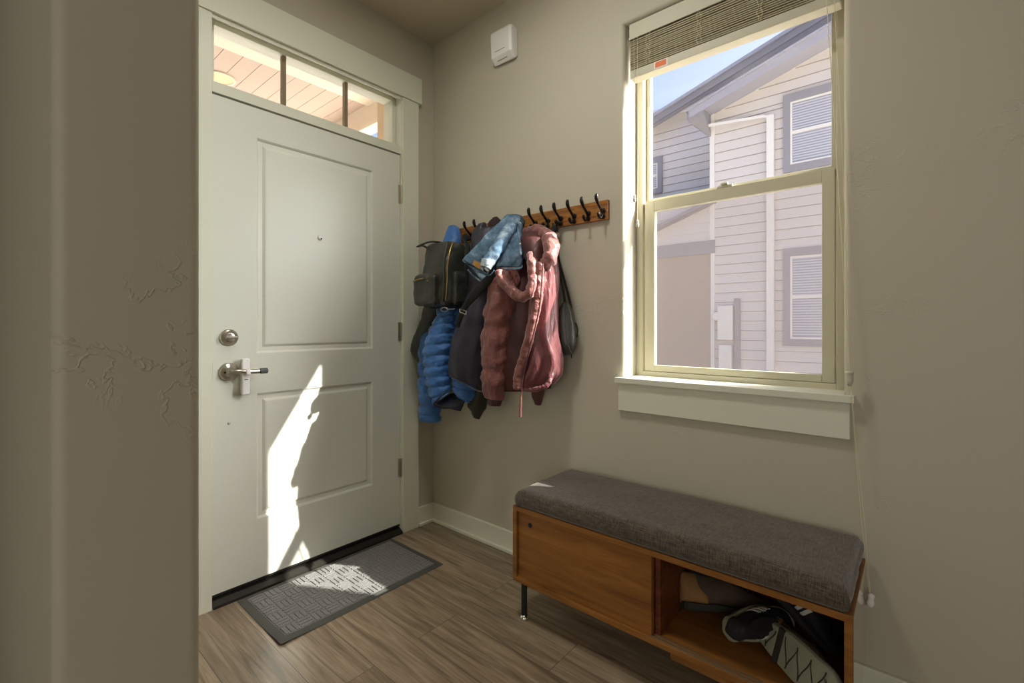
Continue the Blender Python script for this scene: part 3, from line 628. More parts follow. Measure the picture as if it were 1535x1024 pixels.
# ---- shoes
def shoe(name, label, cat, L, W, Hh, Rm, loc, upper, heelm, solem, stripes=False, group=None, collar=0.55, laces=True, tread=True, high=1.0, hc=0.20):
    root = thing(name, label, cat, loc, group)
    def tf(p): return Rm @ V(p) + V(loc)
    def outline(t):   # t 0 heel .. 1 toe -> half width, centre offset
        w_ = W/2*(0.70+0.30*math.sin(min(1, max(0, (t-0.15)/0.6))*pi*0.75)) * (math.sqrt(max(0.0, 1-((0.10-t)/0.10)**2)) if t < 0.10 else 1) * (math.sqrt(max(0.0, 1-((t-0.80)/0.20)**2)) if t > 0.80 else 1)
        return max(w_, 0.004), 0.006*math.sin(t*pi*1.2)
    # sole
    mb = MB(); N = 26; rs = []
    for i in range(N+1):
        t = i/N; w_, c_ = outline(t); z0 = 0.012*max(0, (t-0.78)/0.22)**1.5 + 0.004*math.sin(min(1, max(0, (t-.25)/.3))*pi)
        th = 0.024-0.008*t; x = (t-0.5)*L
        rs.append([V((x, c_+w_*a, z)) for a, z in ((-1.0, z0+.004), (-0.93, z0), (0.93, z0), (1.0, z0+.004), (1.03, z0+th*.6), (1.0, z0+th), (-1.0, z0+th), (-1.03, z0+th*.6))])
    mb.rings([[tf(p) for p in r_] for r_ in rs]); so_ = mb.build('sole', solem, root, smooth=False, bevel=0.0015)
    if tread:
        mb = MB()
        for i, t in enumerate([0.07, 0.15, 0.23, 0.42, 0.50, 0.58, 0.66, 0.74, 0.82, 0.9]):
            w_, c_ = outline(t); x = (t-0.5)*L; z = 0.012*max(0, (t-0.78)/0.22)**1.5+0.004*math.sin(min(1, max(0, (t-.25)/.3))*pi)
            pts = [V((x+0.010*math.cos(k*pi/6+(i % 2)*pi), c_+w_*0.78*(k/6-0.5)*2*0.95, z-.0003)) for k in range(7)]
            mb.tube([tf(p) for p in pts], 0.0017, 5)
        w_, c_ = outline(0.6)
        for q in (0.13, 0.6, 0.8):
            w_, c_ = outline(q); mb.tube([tf(V(((q-.5)*L+0.020*math.cos(k*pi/8), c_+w_*.5*math.sin(k*pi/8), 0.0035))) for k in range(17)], 0.0018, 5)
        w_, c_ = outline(.33); q = [tf(V(((t_-.5)*L, c_+w_*a_, z_))) for z_ in (0.0012, .010) for t_, a_ in ((.29, -1.02), (.36, -1.02), (.36, 1.02), (.29, 1.02))]
        mb.add(q, [(0,3,2,1),(4,5,6,7),(0,1,5,4),(1,2,6,5),(2,3,7,6),(3,0,4,7)])
        mb.build('tread_groove', 'sole_dark', so_)
    # upper
    def prof(t):
        if t < collar: return Hh*(0.62+0.38*high*(math.cos(min(1, t/collar)*pi*1.0)*0.10+0.9)) if t > 0.02 else Hh*0.85
        k = (t-collar)/(1-collar); return Hh*(0.42+0.48*(1-k)**1.5)*(1 if k < .86 else math.sqrt(max(0.05, 1-((k-.86)/.14)**2)))
    mb = MB(); rs = []; N = 30; seg = 20
    for i in range(N+1):
        t = 0.015+0.97*i/N; w_, c_ = outline(t); h = prof(t); z0 = 0.020-.008*t+0.012*max(0, (t-0.78)/0.22)**1.5; x = (t-0.5)*L; r_ = []
        for j in range(seg):
            a = -pi/2 + 2*pi*j/seg; ca, sa = math.cos(a), math.sin(a)
            up = (sa+1)/2; ww = w_*0.95*(1-0.45*up**2 if t < collar else 1-0.30*up**2)
            r_.append(V((x - 0.004*up, c_+ww*math.copysign(abs(ca)**.75, ca), z0-.004+(h-z0)*up)))
        rs.append([tf(p) for p in r_])
    mb.rings(rs); up_ = mb.build('upper', upper, root, smooth=True)
    # opening
    mb = MB(); n = 20; rs = []
    for k, zz in ((1.0, 0.0035), (0.9, 0.004), (0.75, -0.01)):
        rs.append([tf(V(((0.04+collar*.5-0.5)*L*1+L*collar*.40*k*math.cos(2*pi*j/n), outline(.3)[1]+W*.20*k*math.sin(2*pi*j/n), prof(0.05+collar*.5+collar*.40*math.cos(2*pi*j/n))+zz))) for j in range(n)])
    mb.rings(rs); mb.build('lining', 'void', root, smooth=False)
    # heel cap
    mb = MB(); rs = []
    for i in range(9):
        t = 0.004+hc*i/8; w_, c_ = outline(t); h = prof(t)*(0.97 if i < 6 else .97-.12*(i-5)); x = (t-0.5)*L; r_ = []
        for j in range(14):
            a = -pi/2 + 2*pi*j/14; ca, sa = math.cos(a), math.sin(a); up = (sa+1)/2
            r_.append(tf(V((x-0.002, c_+(w_*1.0+.0015)*(1-.45*up**2)*math.copysign(abs(ca)**.75, ca), 0.014+(h-0.014)*up))))
        rs.append(r_)
    mb.rings(rs); mb.build('heel_cap', heelm, root, smooth=True)
    if laces:
        mb = MB()
        for i in range(5):
            t = collar+0.02+i*0.055; h = prof(t)+.002; w_, _ = outline(t)
            mb.tube([tf(V(((t-.5)*L, -w_*.42, h-.006))), tf(V(((t-.5)*L, 0, h))), tf(V(((t-.5)*L, w_*.42, h-.006)))], 0.002, 6)
        mb.build('laces', 'void' if stripes else 'dark_suede', root)
    if stripes:
        for sgn in (-1, 1):
            for q in range(3):
                t = 0.40+q*0.075; pts = []
                mb = MB(); r1 = []
                for k in range(8):
                    up = 0.12+0.62*k/7; tt = t+0.06*(1-k/7)*-1; w_, c_ = outline(tt); h = prof(tt); z0 = .016
                    ww = w_*.95*(1-0.45*up**2 if tt < collar else 1-.30*up**2); sa = 2*up-1; ca = math.sqrt(max(0, 1-sa*sa))
                    y = c_+sgn*(ww*ca**.75+.0016); r1.append((tf(V(((tt-.5)*L-.0055, y, z0+(h-z0)*up))), tf(V(((tt-.5)*L+.0055, y, z0+(h-z0)*up)))))
                a_ = [p for p, _ in r1]; b_ = [p for _, p in r1]; cen = tf(V(((t-.5)*L, 0, Hh*.5)))
                ai = [p+(cen-p)*.05 for p in a_]; bi = [p+(cen-p)*.05 for p in b_]
                mb.rings([a_, b_, bi, ai, a_], cap=False, closed=False); mb.build('stripe', 'stripe', root)
    return root
def rot(ax, ay, az): return Matrix.Rotation(math.radians(az), 3, 'Z') @ Matrix.Rotation(math.radians(ay), 3, 'Y') @ Matrix.Rotation(math.radians(ax), 3, 'X')
g1, g2 = None, None
SF = bz0+tk
shoe('hiking_shoe', 'brown hiking shoe in the left of the bench opening, tan heel leftward', 'shoe', 0.285, 0.105, 0.115, rot(-22, -3, 26), (1.664, -0.165, SF+0.030), 'dark_suede', 'suede_tan', 'sole_dark', tread=False, hc=0.30)
shoe('sneaker', 'black low sneaker on the bench floor, its dark opening toward the viewer', 'shoe', 0.235, 0.092, 0.092, rot(58, 2, 56), (1.762, -0.225, SF+0.058), 'shoe_black', 'shoe_black', 'sole_grey', stripes=True, tread=False, hc=.12)
shoe('sneaker', 'black striped sneaker leaning tilted at the rear of the bench compartment', 'shoe', 0.24, 0.092, 0.088, rot(-6, 26, -22), (1.868, -0.135, SF+0.078), 'shoe_black', 'shoe_black', 'sole_dark', stripes=True, tread=False)
shoe('hiking_shoe', 'tan and dark hiking shoe tipped over with its grey-green tread facing out', 'shoe', 0.250, 0.108, 0.098, rot(-98, 9, -31), (1.872, -0.316, SF+0.064), 'dark_suede', 'suede_tan', 'sole_grey')

# ================================================================ COAT RACK
ck = thing('coat_rack', 'stained wooden wall board with a row of dark double coat hooks', 'coat rack', (0.69, 0, 1.61))
B(0.228, 1.147, -0.019, -0.0003, 1.574, 1.656).build('rack_board', 'rack_wood', ck, bevel=0.002)
for i in (0, 1, 6, 7, 8, 9, 10, 11):      # the hooks between are wholly under the garments
    x = 0.337 + i*0.0718; z = 1.606
    mb = MB()
    mb.lathe((x, -0.019, z+0.004), (0, -1, 0), [(0, .012), (.003, .0115), (.005, .006)], 14)
    mb.lathe((x, -0.019, z-0.020), (0, -1, 0), [(0, .010), (.003, .0095), (.005, .005)], 14)
    up = resample([(x, -0.022, z-0.016), (x, -0.030, z), (x, -0.044, z+0.014), (x, -0.062, z+0.028), (x, -0.074, z+0.046), (x, -0.074, z+0.066)], 18)
    mb.tube([V(p) for p in up], [0.0055]*8+[0.0052]*3+[0.0058, 0.0066, 0.0074, 0.0080, 0.0082, 0.0078, 0.0064, 0.0035], 10)
    lo = resample([(x, -0.024, z-0.004), (x, -0.034, z-0.024), (x, -0.048, z-0.030), (x, -0.058, z-0.020), (x, -0.060, z-0.008)], 12)
    mb.tube([V(p) for p in lo], [0.005]*8+[.0055, .0065, .007, .006, .003], 10)
    mb.build('coat_hook', 'black_iron', ck, smooth=True)

# ================================================================ GARMENTS AND BAGS
# --- sling bag, rightmost
sb_ = thing('sling_bag', 'small black leather sling bag hanging by its strap, rightmost on rack', 'bag', (0.97, -0.06, 1.6))
rod([(829, 335), (830, 350), (832, 375), (838, 405), (845, 440), (847, 462)], [-.045, -.05, -.05, -.05, -.05, -.055], 0.0058, flat=(0.35, (0.7, -0.7, 0))).build('strap', 'webbing', sb_)
rod([(831, 340), (833, 365), (839, 395), (847, 425), (853, 448), (860, 478)], [-.035, -.03, -.03, -.03, -.03, -.035], 0.0055, flat=(0.35, (0.7, -0.7, 0))).build('strap', 'webbing', sb_)
loft([(845, 334, 832, 330, -.035, .006), (829, 338, 836, 343, -.04, .012), (831, 344, 836, 348, -.045, .008)], n=10, seg=14, wr=0.001).build('strap_pad', 'webbing', sb_, smooth=True)
bag = loft([(843, 454, 850, 452, -.060, .012), (838, 464, 856, 460, -.062, .024), (837, 480, 861, 476, -.065, .030), (838, 500, 864, 496, -.066, .032), (840, 518, 864, 515, -.066, .030), (846, 532, 859, 530, -.062, .018)], n=30, wr=0.002, power=2.4).build('bag_body', 'leather', sb_, smooth=True)
rod([(845, 455), (846, 475), (848, 495), (850, 512), (856, 529)], -.100, 0.0022).build('piping', 'leather', bag, smooth=True)
rod([(863, 484), (866, 494), (865, 505)], -.05, 0.003).build('zip_pull', 'webbing', sb_)
rod([(856, 530), (857, 537)], -.06, 0.0025).build('strap_end', 'webbing', sb_)
# --- mauve puffer coat
mc = thing('puffer_coat', 'dusty mauve hooded puffer coat hanging at the middle of the rack', 'coat', (0.76, -0.12, 1.55))
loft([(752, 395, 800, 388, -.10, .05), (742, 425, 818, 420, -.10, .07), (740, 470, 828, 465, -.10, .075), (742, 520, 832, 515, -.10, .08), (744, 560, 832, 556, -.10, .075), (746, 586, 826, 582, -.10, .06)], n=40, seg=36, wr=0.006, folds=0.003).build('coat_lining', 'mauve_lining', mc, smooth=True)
loft([(738, 404, 778, 398, -.18, .05), (733, 425, 780, 420, -.19, .062), (728, 455, 775, 452, -.20, .068), (724, 490, 770, 488, -.20, .066), (722, 535, 764, 535, -.20, .062), (722, 570, 760, 572, -.20, .058), (725, 596, 757, 600, -.20, .046)], n=72, seg=40, wr=0.008, wf=20, wst=(1, 1, .9), puff=(4, 0.007), seed=2).build('coat_sleeve', 'mauve', mc, smooth=True)
loft([(730, 596, 753, 600, -.20, .030), (731, 602, 752, 604, -.20, .031), (731, 607, 751, 608, -.20, .030)], n=10, wr=0.0008, folds=.0006, foldn=22, open_end=True).build('coat_cuff', 'mauve_lining', mc, smooth=True)
loft([(796, 583, 818, 581, -.10, .030), (797, 594, 815, 594, -.10, .030), (802, 606, 811, 607, -.10, .024)], n=14, wr=0.002, seed=5).build('coat_cuff', 'mauve_lining', mc, smooth=True)
loft([(802, 372, 826, 366, -.12, .045), (800, 400, 833, 395, -.13, .06), (797, 430, 836, 425, -.14, .068), (792, 470, 838, 465, -.15, .072), (788, 510, 841, 505, -.15, .078), (782, 540, 844, 538, -.15, .080), (778, 562, 841, 560, -.15, .074), (778, 580, 828, 576, -.15, .055)], n=64, seg=48, wr=0.007, wf=12, wst=(1.3, 1.3, .35), folds=0.008, foldn=7, seed=3).build('coat_body', 'mauve_shiny', mc, smooth=True)
quilt_tube([(810, 392), (808, 425), (804, 458), (797, 490), (789, 520), (781, 548), (776, 572), (776, 583)], [-.22, -.225, -.235, -.245, -.25, -.25, -.25, -.245], [.019, .021, .021, .020, .019, .019, .019, .018], 20, 0.10, seed=4, wr=.004).build('zip_placket', 'mauve', mc, smooth=True)
rod([(814, 395), (812, 425), (809, 458), (802, 492), (794, 522), (787, 550), (782, 575), (782, 588)], [-.245, -.255, -.262, -.27, -.275, -.275, -.27, -.265], 0.003).build('zipper', 'mauve_lining', mc)
quilt_tube([(828, 556), (822, 575), (808, 583), (794, 584), (782, 582)], [-.15, -.19, -.21, -.215, -.22], .010, 12, 0.25, seed=9).build('elastic_hem', 'mauve_shiny', mc, smooth=True)
quilt_tube([(786, 352), (796, 347), (808, 348), (818, 353), (824, 362), (826, 376), (822, 390), (814, 398)], [-.08, -.09, -.10, -.12, -.14, -.17, -.19, -.20], [.022, .026, .030, .034, .036, .034, .030, .022], 8, 0.16, n=24, seed=6, wr=.006).build('hood', 'mauve', mc, smooth=True)
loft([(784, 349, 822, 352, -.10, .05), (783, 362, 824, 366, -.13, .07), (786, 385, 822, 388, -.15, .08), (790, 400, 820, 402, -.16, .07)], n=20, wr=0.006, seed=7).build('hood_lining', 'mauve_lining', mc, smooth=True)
quilt_tube([(748, 405), (752, 418), (762, 432), (776, 442), (789, 444), (796, 434), (798, 414), (797, 394), (797, 378)], [-.27, -.275, -.28, -.28, -.275, -.265, -.25, -.23, -.20], [.017, .020, .022, .022, .021, .020, .020, .020, .018], 12, 0.14, n=20, seed=8, wr=.005).build('hood_edge', 'mauve', mc, smooth=True)
dc = rod([(782, 586), (782, 594)], [-.26, -.26], 0.002).build('drawcord', 'mauve', mc)
rod([(781, 593), (780.5, 605), (780, 616), (780, 625)], [-.26]*4, [.004, .0055, .006, .0055]).build('zip_tassel', 'mauve', dc)
# --- dark plum navy jacket
nj = thing('dark_jacket', 'dark plum-navy smooth jacket between the blue puffer and the mauve coat', 'jacket', (0.5, -0.15, 1.6))
loft([(716, 345, 748, 340, -.09, .04), (708, 375, 752, 370, -.11, .06), (704, 410, 752, 405, -.14, .07), (698, 445, 746, 440, -.17, .075), (687, 480, 738, 478, -.19, .078), (678, 515, 732, 515, -.20, .078), (673, 545, 728, 555, -.20, .074), (672, 562, 724, 582, -.20, .060)], n=56, seg=40, wr=0.006, wf=11, wst=(1.4, 1.4, .4), folds=.0022, seed=11).build('jacket_body', 'navy', nj, smooth=True)
rod([(674, 563), (684, 569), (698, 577), (712, 584), (722, 588)], -.275, 0.0035).build('jacket_hem', 'navy', nj, smooth=True)
loft([(716, 337, 727, 334, -.06, .022), (708, 350, 732, 346, -.07, .032), (706, 366, 734, 362, -.08, .04), (706, 384, 730, 380, -.09, .04)], n=20, wr=0.006, wf=20, seed=12).build('jacket_hood', 'navy', nj, smooth=True)
# --- dark fleece lump behind denim, top of some dark garment
fl = loft([(738, 327, 746, 325, -.05, .018), (733, 334, 754, 332, -.055, .026), (733, 345, 756, 343, -.06, .03), (736, 358, 754, 356, -.06, .03)], n=20, wr=0.004, seed=13).build('garment_top', 'brown_fleece', smooth=True)
tag(fl, 'dark brown garment top hooked on the rack just left of the denim jacket top', 'cap')  # top of a dark garment, not a cap
# --- olive jacket, only its cuff shows
oj = thing('olive_jacket', 'dark olive jacket, its ribbed cuff hanging below the plum-navy one', 'jacket', (0.5, -0.1, 1.5))
loft([(722, 520, 742, 520, -.09, .035), (712, 560, 736, 560, -.10, .04), (703, 590, 730, 590, -.11, .042), (701, 605, 731, 605, -.11, .044), (705, 615, 726, 616, -.11, .034)], n=26, wr=0.006, wf=24, seed=14).build('jacket_sleeve', 'olive', oj, smooth=True)
loft([(706, 614, 725, 616, -.11, .030), (707, 620, 722, 622, -.11, .026), (710, 626, 719, 628, -.11, .02)], n=10, wr=0.001, folds=.001, foldn=16).build('ribbed_cuff', 'olive', oj, smooth=True)
# --- blue puffer
bp_ = thing('blue_puffer_jacket', 'bright blue quilted puffer jacket hanging nearest the door corner', 'jacket', (0.3, -0.15, 1.6))
loft([(671, 339, 683, 338, -.05, .02), (667, 348, 688, 345, -.06, .032), (665, 362, 690, 360, -.07, .036), (666, 380, 690, 378, -.08, .036)], n=18, wr=0.006, wf=20, seed=20).build('hood', 'blue', bp_, smooth=True)
loft([(660, 380, 700, 380, -.09, .04), (658, 420, 702, 420, -.12, .045), (656, 455, 700, 455, -.16, .05), (655, 480, 700, 480, -.17, .06), (650, 520, 700, 520, -.175, .06), (648, 560, 698, 560, -.175, .058)], n=40, wr=0.004, puff=(9, .010), seed=21).build('jacket_back', 'blue', bp_, smooth=True)
loft([(662, 462, 683, 460, -.21, .030), (650, 482, 682, 478, -.23, .05), (640, 505, 680, 500, -.24, .058), (636, 530, 677, 526, -.245, .060), (636, 555, 675, 552, -.245, .060), (640, 580, 676, 574, -.24, .055), (649, 604, 676, 586, -.235, .042)], n=110, seg=40, wr=0.005, wf=22, wst=(1, 1, 1.4), puff=(9.5, .012), seed=22).build('jacket_front', 'blue', bp_, smooth=True)
rod([(677, 585), (668, 589), (658, 597), (651, 606), (660, 611), (676, 612)], [-.275, -.29, -.295, -.285, -.25, -.22], 0.0042).build('hem_binding', 'navy_lining', bp_, smooth=True)
loft([(652, 606, 676, 590, -.21, .028), (660, 610, 690, 592, -.205, .034), (676, 613, 699, 596, -.20, .03), (690, 617, 696, 604, -.195, .014)], n=24, wr=0.005, seed=23).build('jacket_lining', 'navy_lining', bp_, smooth=True)
loft([(640, 470, 660, 475, -.13, .035), (629, 510, 650, 510, -.15, .045), (627, 545, 648, 545, -.155, .048), (627, 585, 654, 585, -.16, .048), (628, 612, 660, 612, -.16, .046), (628, 631, 659, 633, -.16, .042)], n=90, seg=32, wr=0.005, wf=22, wst=(1, 1, 1.4), puff=(8, .013), open_end=True, seed=24).build('jacket_sleeve', 'blue', bp_, smooth=True)
loft([(684, 540, 704, 545, -.17, .04), (680, 563, 712, 570, -.175, .045), (678, 580, 712, 588, -.18, .042), (684, 594, 706, 605, -.18, .030)], n=50, seg=30, wr=0.004, wf=22, puff=(3.2, .013), seed=25).build('jacket_sleeve', 'blue', bp_, smooth=True)
# --- black shoulder bag beneath the backpack
kb = thing('black_bag', 'black bag behind the blue puffer, bulging over the door casing', 'bag', (0.2, -0.15, 1.3))
loft([(640, 452, 700, 446, -.20, .03), (634, 462, 690, 458, -.18, .045), (630, 480, 672, 476, -.16, .05), (622, 500, 655, 498, -.15, .05), (617, 518, 645, 516, -.145, .048), (618, 530, 640, 530, -.145, .044), (626, 543, 636, 543, -.145, .03)], n=40, wr=0.006, wf=18, seed=30).build('bag_body', 'leather', kb, smooth=True)
rod([(744, 404), (735, 416), (722, 430), (708, 446), (697, 460), (690, 476), (686, 490)], [-.24, -.265, -.285, -.295, -.30, -.30, -.29], [.014, .018, .020, .018, .014, .012, .010], n=12, flat=(0.35, (0.72, -0.69, 0))).build('padded_strap', 'webbing', kb, smooth=True)
mb = MB(); c0 = atY(694, 466, -.325)
for (a, b) in (((-.014, .008), (.014, -.002)), ((-.014, -.006), (.014, -.016)), ((-.014, .008), (-.014, -.006)), ((.014, -.002), (.014, -.016))):
    mb.tube([c0+RT*a[0]+UP*a[1], c0+RT*b[0]+UP*b[1]], 0.0022, 6)
mb.build('strap_buckle', 'nickel', kb)
mb = MB(); c0 = atY(666, 464, -.30)
mb.tube([c0+RT*(.016*math.cos(k*pi/8))+UP*(.010*math.sin(k*pi/8)) for k in range(17)], 0.0024, 6); mb.tube([c0+RT*.014, c0+RT*.05+UP*.004], .002, 6)
mb.build('strap_ring', 'nickel', kb)
# --- backpack
bk = thing('backpack', 'black leather backpack with brass zips hanging leftmost on the rack', 'backpack', (0.35, -0.2, 1.55))
X0, X1, Yf, Yb = 0.258, 0.465, -0.315, -0.13
def rbox(x0, x1, y0, y1, z0, z1, r, nz=16, seg=40, dome=0.0, wr=.004, wf=14, seed=0, taper=0):
    mb = MB(); rs = []
    for i in range(nz+1):
        k = i/nz; e = min(k, 1-k)*(z1-z0)/r; s_ = math.sqrt(max(0.02, 1-(1-min(1, e))**2)); z = z0+(z1-z0)*k
        tp = 1-taper*max(0, k-.5)*2; hx_, hy_ = (x1-x0)/2, (y1-y0)/2; ring = []
        for j in range(seg):
            a = 2*pi*j/seg; ca, sa = math.cos(a), math.sin(a); ex = .42
            x = (x0+x1)/2+(hx_-r*(1-s_))*math.copysign(abs(ca)**ex, ca)*tp; y = y1-hy_-(0)+(hy_-r*(1-s_))*math.copysign(abs(sa)**ex, sa)
            if sa < 0: y += (1-tp)*hy_*1.2*-sa
            p = V((x, y, z)); d = V((ca, sa, 0)); p += d*wr*fbm(p+V((seed, 0, 0)), wf)*1.6; ring.append(p)
        rs.append(ring)
    return mb.rings(rs)
o = rbox(X0, X1, Yf, Yb, 1.215, 1.535, 0.04, nz=30, wr=.007, wf=12, seed=1, taper=.22).build('pack_body', 'leather', bk, smooth=True)
pk = rbox(X0-0.004, X1-0.05, Yf-0.032, Yf+0.03, 1.222, 1.378, 0.022, nz=22, wr=.004, seed=3).build('front_pocket', 'leather', bk, smooth=True)
def wtube(pts, r, n=8, **k):
    P = resample(pts, len(pts)*5); mb = MB(); mb.tube([V(p) for p in P], r, n, **k); return mb
wtube([(X0+0.004, Yf-0.030, 1.343), (X0+0.05, Yf-0.040, 1.347), (X0+0.095, Yf-0.038, 1.351)], 0.0032).build('pocket_zip', 'gold', pk)
for dz in (0.0, 0.018):
    MB().lathe((X0+0.120, Yf-0.0325, 1.338+dz), (0, -1, 0), [(0, .004), (.004, .004), (.006, .002)], 10).build('stud', 'gold', pk)
wtube([(X1-0.012, Yf+0.055, 1.522), (X1+0.000, Yf+0.025, 1.47), (X1+0.003, Yf+0.010, 1.40), (X1+0.004, Yf+0.006, 1.33), (X1-.004, Yf+0.004, 1.245)], 0.0035).build('main_zip', 'gold', bk, smooth=True)
wtube([(X1-0.022, Yf+0.035, 1.525), (X1-0.008, Yf+0.005, 1.47), (X1-0.004, Yf-0.006, 1.40), (X1-0.002, Yf-0.008, 1.33), (X1-.010, Yf-0.008, 1.24)], 0.0045).build('piping', 'leather', bk, smooth=True)
rbox(X1-0.02, X1+0.022, Yf+0.045, Yb-0.01, 1.225, 1.385, 0.015, wr=.005, wf=24, seed=5).build('side_pocket', 'leather', bk, smooth=True)
wtube([(X0+0.03, -0.25, 1.50), (X0+0.025, -0.30, 1.520), (X0+0.04, -0.345, 1.510), (X0+0.075, -0.30, 1.535), (X0+.10, -0.25, 1.535)], 0.0075, 10, flat=(0.6, (0, 0, 1))).build('grab_handle', 'leather', bk, smooth=True)
wtube([(0.34, -0.055, 1.60), (0.38, -0.12, 1.56), (0.46, -0.17, 1.52), (0.490, -0.20, 1.44), (0.485, -0.19, 1.33), (0.46, -0.16, 1.24)], 0.018, 12, flat=(0.3, (0.8, -0.6, 0))).build('shoulder_strap', 'webbing', bk, smooth=True)
# --- denim jacket
dj = thing('denim_jacket', 'light blue washed denim jacket folded over the rack hooks', 'jacket', (0.75, -0.1, 1.63))
c = lambda X_, Y_: (690+X_/5.689, 300+Y_/5.689)
def dst(a, b, y, th): A_, B_ = c(*a), c(*b); return (A_[0], A_[1], B_[0], B_[1], y*0.88, th)
loft([dst((400, 128), (530, 150), -.10, .028), dst((300, 225), (470, 240), -.17, .030), dst((190, 330), (400, 380), -.235, .026), dst((100, 420), (330, 520), -.27, .022), dst((18, 508), (262, 650), -.295, .016)], n=44, seg=40, wr=.005, wf=16, power=2.6, seed=40, folds=.0012).build('back_panel', 'denim', dj, smooth=True)
loft([dst((60, 540), (290, 620), -.255, .016), dst((130, 620), (285, 660), -.26, .018), dst((185, 690), (258, 700), -.262, .012)], n=20, seg=30, wr=.003, power=2.6, seed=41).build('front_panel', 'denim', dj, smooth=True)
def hem(pts, y, r, parent, name='waistband'):
    P = [c(*p) for p in pts]; return rod(P, [q*0.88 for q in y], r, flat=(0.5, (0.7, -0.7, 0))).build(name, 'denim', parent, smooth=True)
hem([(20, 512), (90, 565), (170, 615), (245, 640), (290, 600)], [-.315]*5, 0.0045, dj)
hem([(65, 592), (130, 660), (205, 712), (252, 702), (290, 640)], [-.285]*5, 0.0045, dj)
loft([dst((430, 175), (535, 200), -.10, .030), dst((420, 260), (530, 290), -.14, .038), dst((380, 380), (545, 390), -.175, .042), dst((340, 480), (540, 490), -.20, .040), dst((308, 570), (520, 575), -.215, .030)], n=40, seg=40, wr=.006, wf=20, power=2.5, folds=.002, foldn=9, seed=42).build('right_front', 'denim', dj, smooth=True)
hem([(308, 572), (380, 582), (450, 584), (515, 578), (530, 560)], [-.255]*5, 0.0045, dj)
sl_ = loft([dst((410, 175), (500, 215), -.16, .030), dst((340, 265), (440, 305), -.225, .034), dst((275, 370), (385, 410), -.27, .036), dst((215, 470), (330, 500), -.30, .036), dst((180, 545), (275, 575), -.32, .034)], n=44, seg=30, wr=.005, wf=24, wst=(1, 1, 1), seed=43).build('rolled_sleeve', 'denim', dj, smooth=True)
loft([dst((182, 500), (292, 530), -.322, .040), dst((176, 530), (278, 562), -.326, .041), dst((172, 562), (262, 595), -.330, .038)], n=14, seg=26, wr=.002, open_end=True, seed=44).build('rolled_cuff', mat('faded_denim', (190, 204, 214), 0.85, bump=(40, .8, (1, 1, 1), 4), var=.3, vscale=30), sl_, smooth=True)
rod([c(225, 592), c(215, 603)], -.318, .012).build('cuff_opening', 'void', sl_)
rod([c(485, 195), c(500, 300), c(512, 380), c(520, 470)], [-.124, -.176, -.202, -.216], 0.005, flat=(.5, (.7, -.7, 0))).build('button_placket', 'denim', dj, smooth=True)
MB().lathe(atY(*c(508, 372), -.218), -FW, [(0, .004), (.003, .004), (.005, .002)], 10).build('button', 'nickel', dj)
loft([dst((425, 130), (520, 140), -.07, .03), dst((440, 160), (540, 175), -.08, .034), dst((470, 200), (545, 215), -.09, .03)], n=16, wr=.005, seed=45).build('collar', mat('dark_denim', (62, 84, 100), .85, bump=(30, .6, (1, 1, 1), 4)), dj, smooth=True)
A_, B_, C_, D_ = [atY(*c(*p), -.294) for p in ((118, 512), (178, 538), (166, 592), (104, 548))]
mb = MB(); mb.add([A_, B_, C_, D_] + [p-FW*-.006 for p in (A_, B_, C_, D_)], [(0,1,2,3),(4,7,6,5),(0,4,5,1),(1,5,6,2),(2,6,7,3),(3,7,4,0)]); mb.build('leather_patch', 'patch', dj)

# ================================================================ OUTSIDE
B(-14, 22, 0.195, 30, -0.5, -0.38).build('ground_alley', 'ground', kind='structure')
B(-10, -0.165, -9, 0.195, -0.12, -0.02).build('ground_porch', 'ground', kind='structure')
hs = thing('neighbour_house', 'white lap-sided two-storey house with grey roof seen through the window', 'house', (0, 8.2, -0.38))
YW = 8.2; ex = 0.19
def lap_shades(x0, x1, y, z0, z1):
    mb = MB(); z = z0+ex
    while z < z1:
        mb.box(x0, x1, y-.021, y, z-.010, z); z += ex
    return mb
def lap(x0, x1, y, z0, z1, skips=()):
    """lap siding as real tilted boards; skips=(x0,x1,z0,z1)"""
    mb = MB(); z = z0
    while z < z1:
        zt = min(z+ex, z1); segs = [(x0, x1)]
        for (a, b, c_, d_) in skips:
            if zt > c_+1e-4 and z < d_-1e-4:
                ns_ = []
                for s0_, s1_ in segs:
                    if a > s0_: ns_.append((s0_, min(a, s1_)))
                    if b < s1_: ns_.append((max(b, s0_), s1_))
                segs = [s_ for s_ in ns_ if s_[1]-s_[0] > .001]
        for s0_, s1_ in segs:
            mb.add([(s0_, y-.020, z), (s1_, y-.020, z), (s1_, y-.002, zt), (s0_, y-.002, zt), (s0_, y+.1, z), (s1_, y+.1, z), (s1_, y+.1, zt), (s0_, y+.1, zt)], [(0,1,2,3),(4,7,6,5),(0,4,5,1),(1,5,6,2),(2,6,7,3),(3,7,4,0)])
        z += ex
    return mb
rake = lambda x: 5.325+0.3085*(x+1.325)
# main gable wall: rectangle plus clipped gable
mb = lap(-1.03, 9, YW, -0.3, 5.30)
z = -0.3 + ex*math.ceil((5.30+0.3)/ex)
z0_ = 5.30
while z0_ < 8.2:
    xa = (z0_-5.325)/0.3085-1.325
    mb.add([(max(-1.03, xa-.3), YW-.020, z0_), (9, YW-.020, z0_), (9, YW-.002, z0_+ex), (max(-1.03, xa+.0), YW-.002, z0_+ex), (max(-1.03, xa-.3), YW+.12, z0_), (9, YW+.12, z0_)], [(0, 1, 2, 3), (0, 4, 5, 1)]); z0_ += ex
ju = MB(); zz = 5.30+ex
while zz < 8.1:
    xa = (zz-5.325)/0.3085-1.325; ju.box(max(-1.0, xa), 9, YW-.0215, YW-.001, zz-.010, zz); zz += ex
ju.box(-1.0, 9, YW-.0215, YW-.001, 5.29, 5.30); ju.build('lap_shade_strip', 'lap_shade', hs)
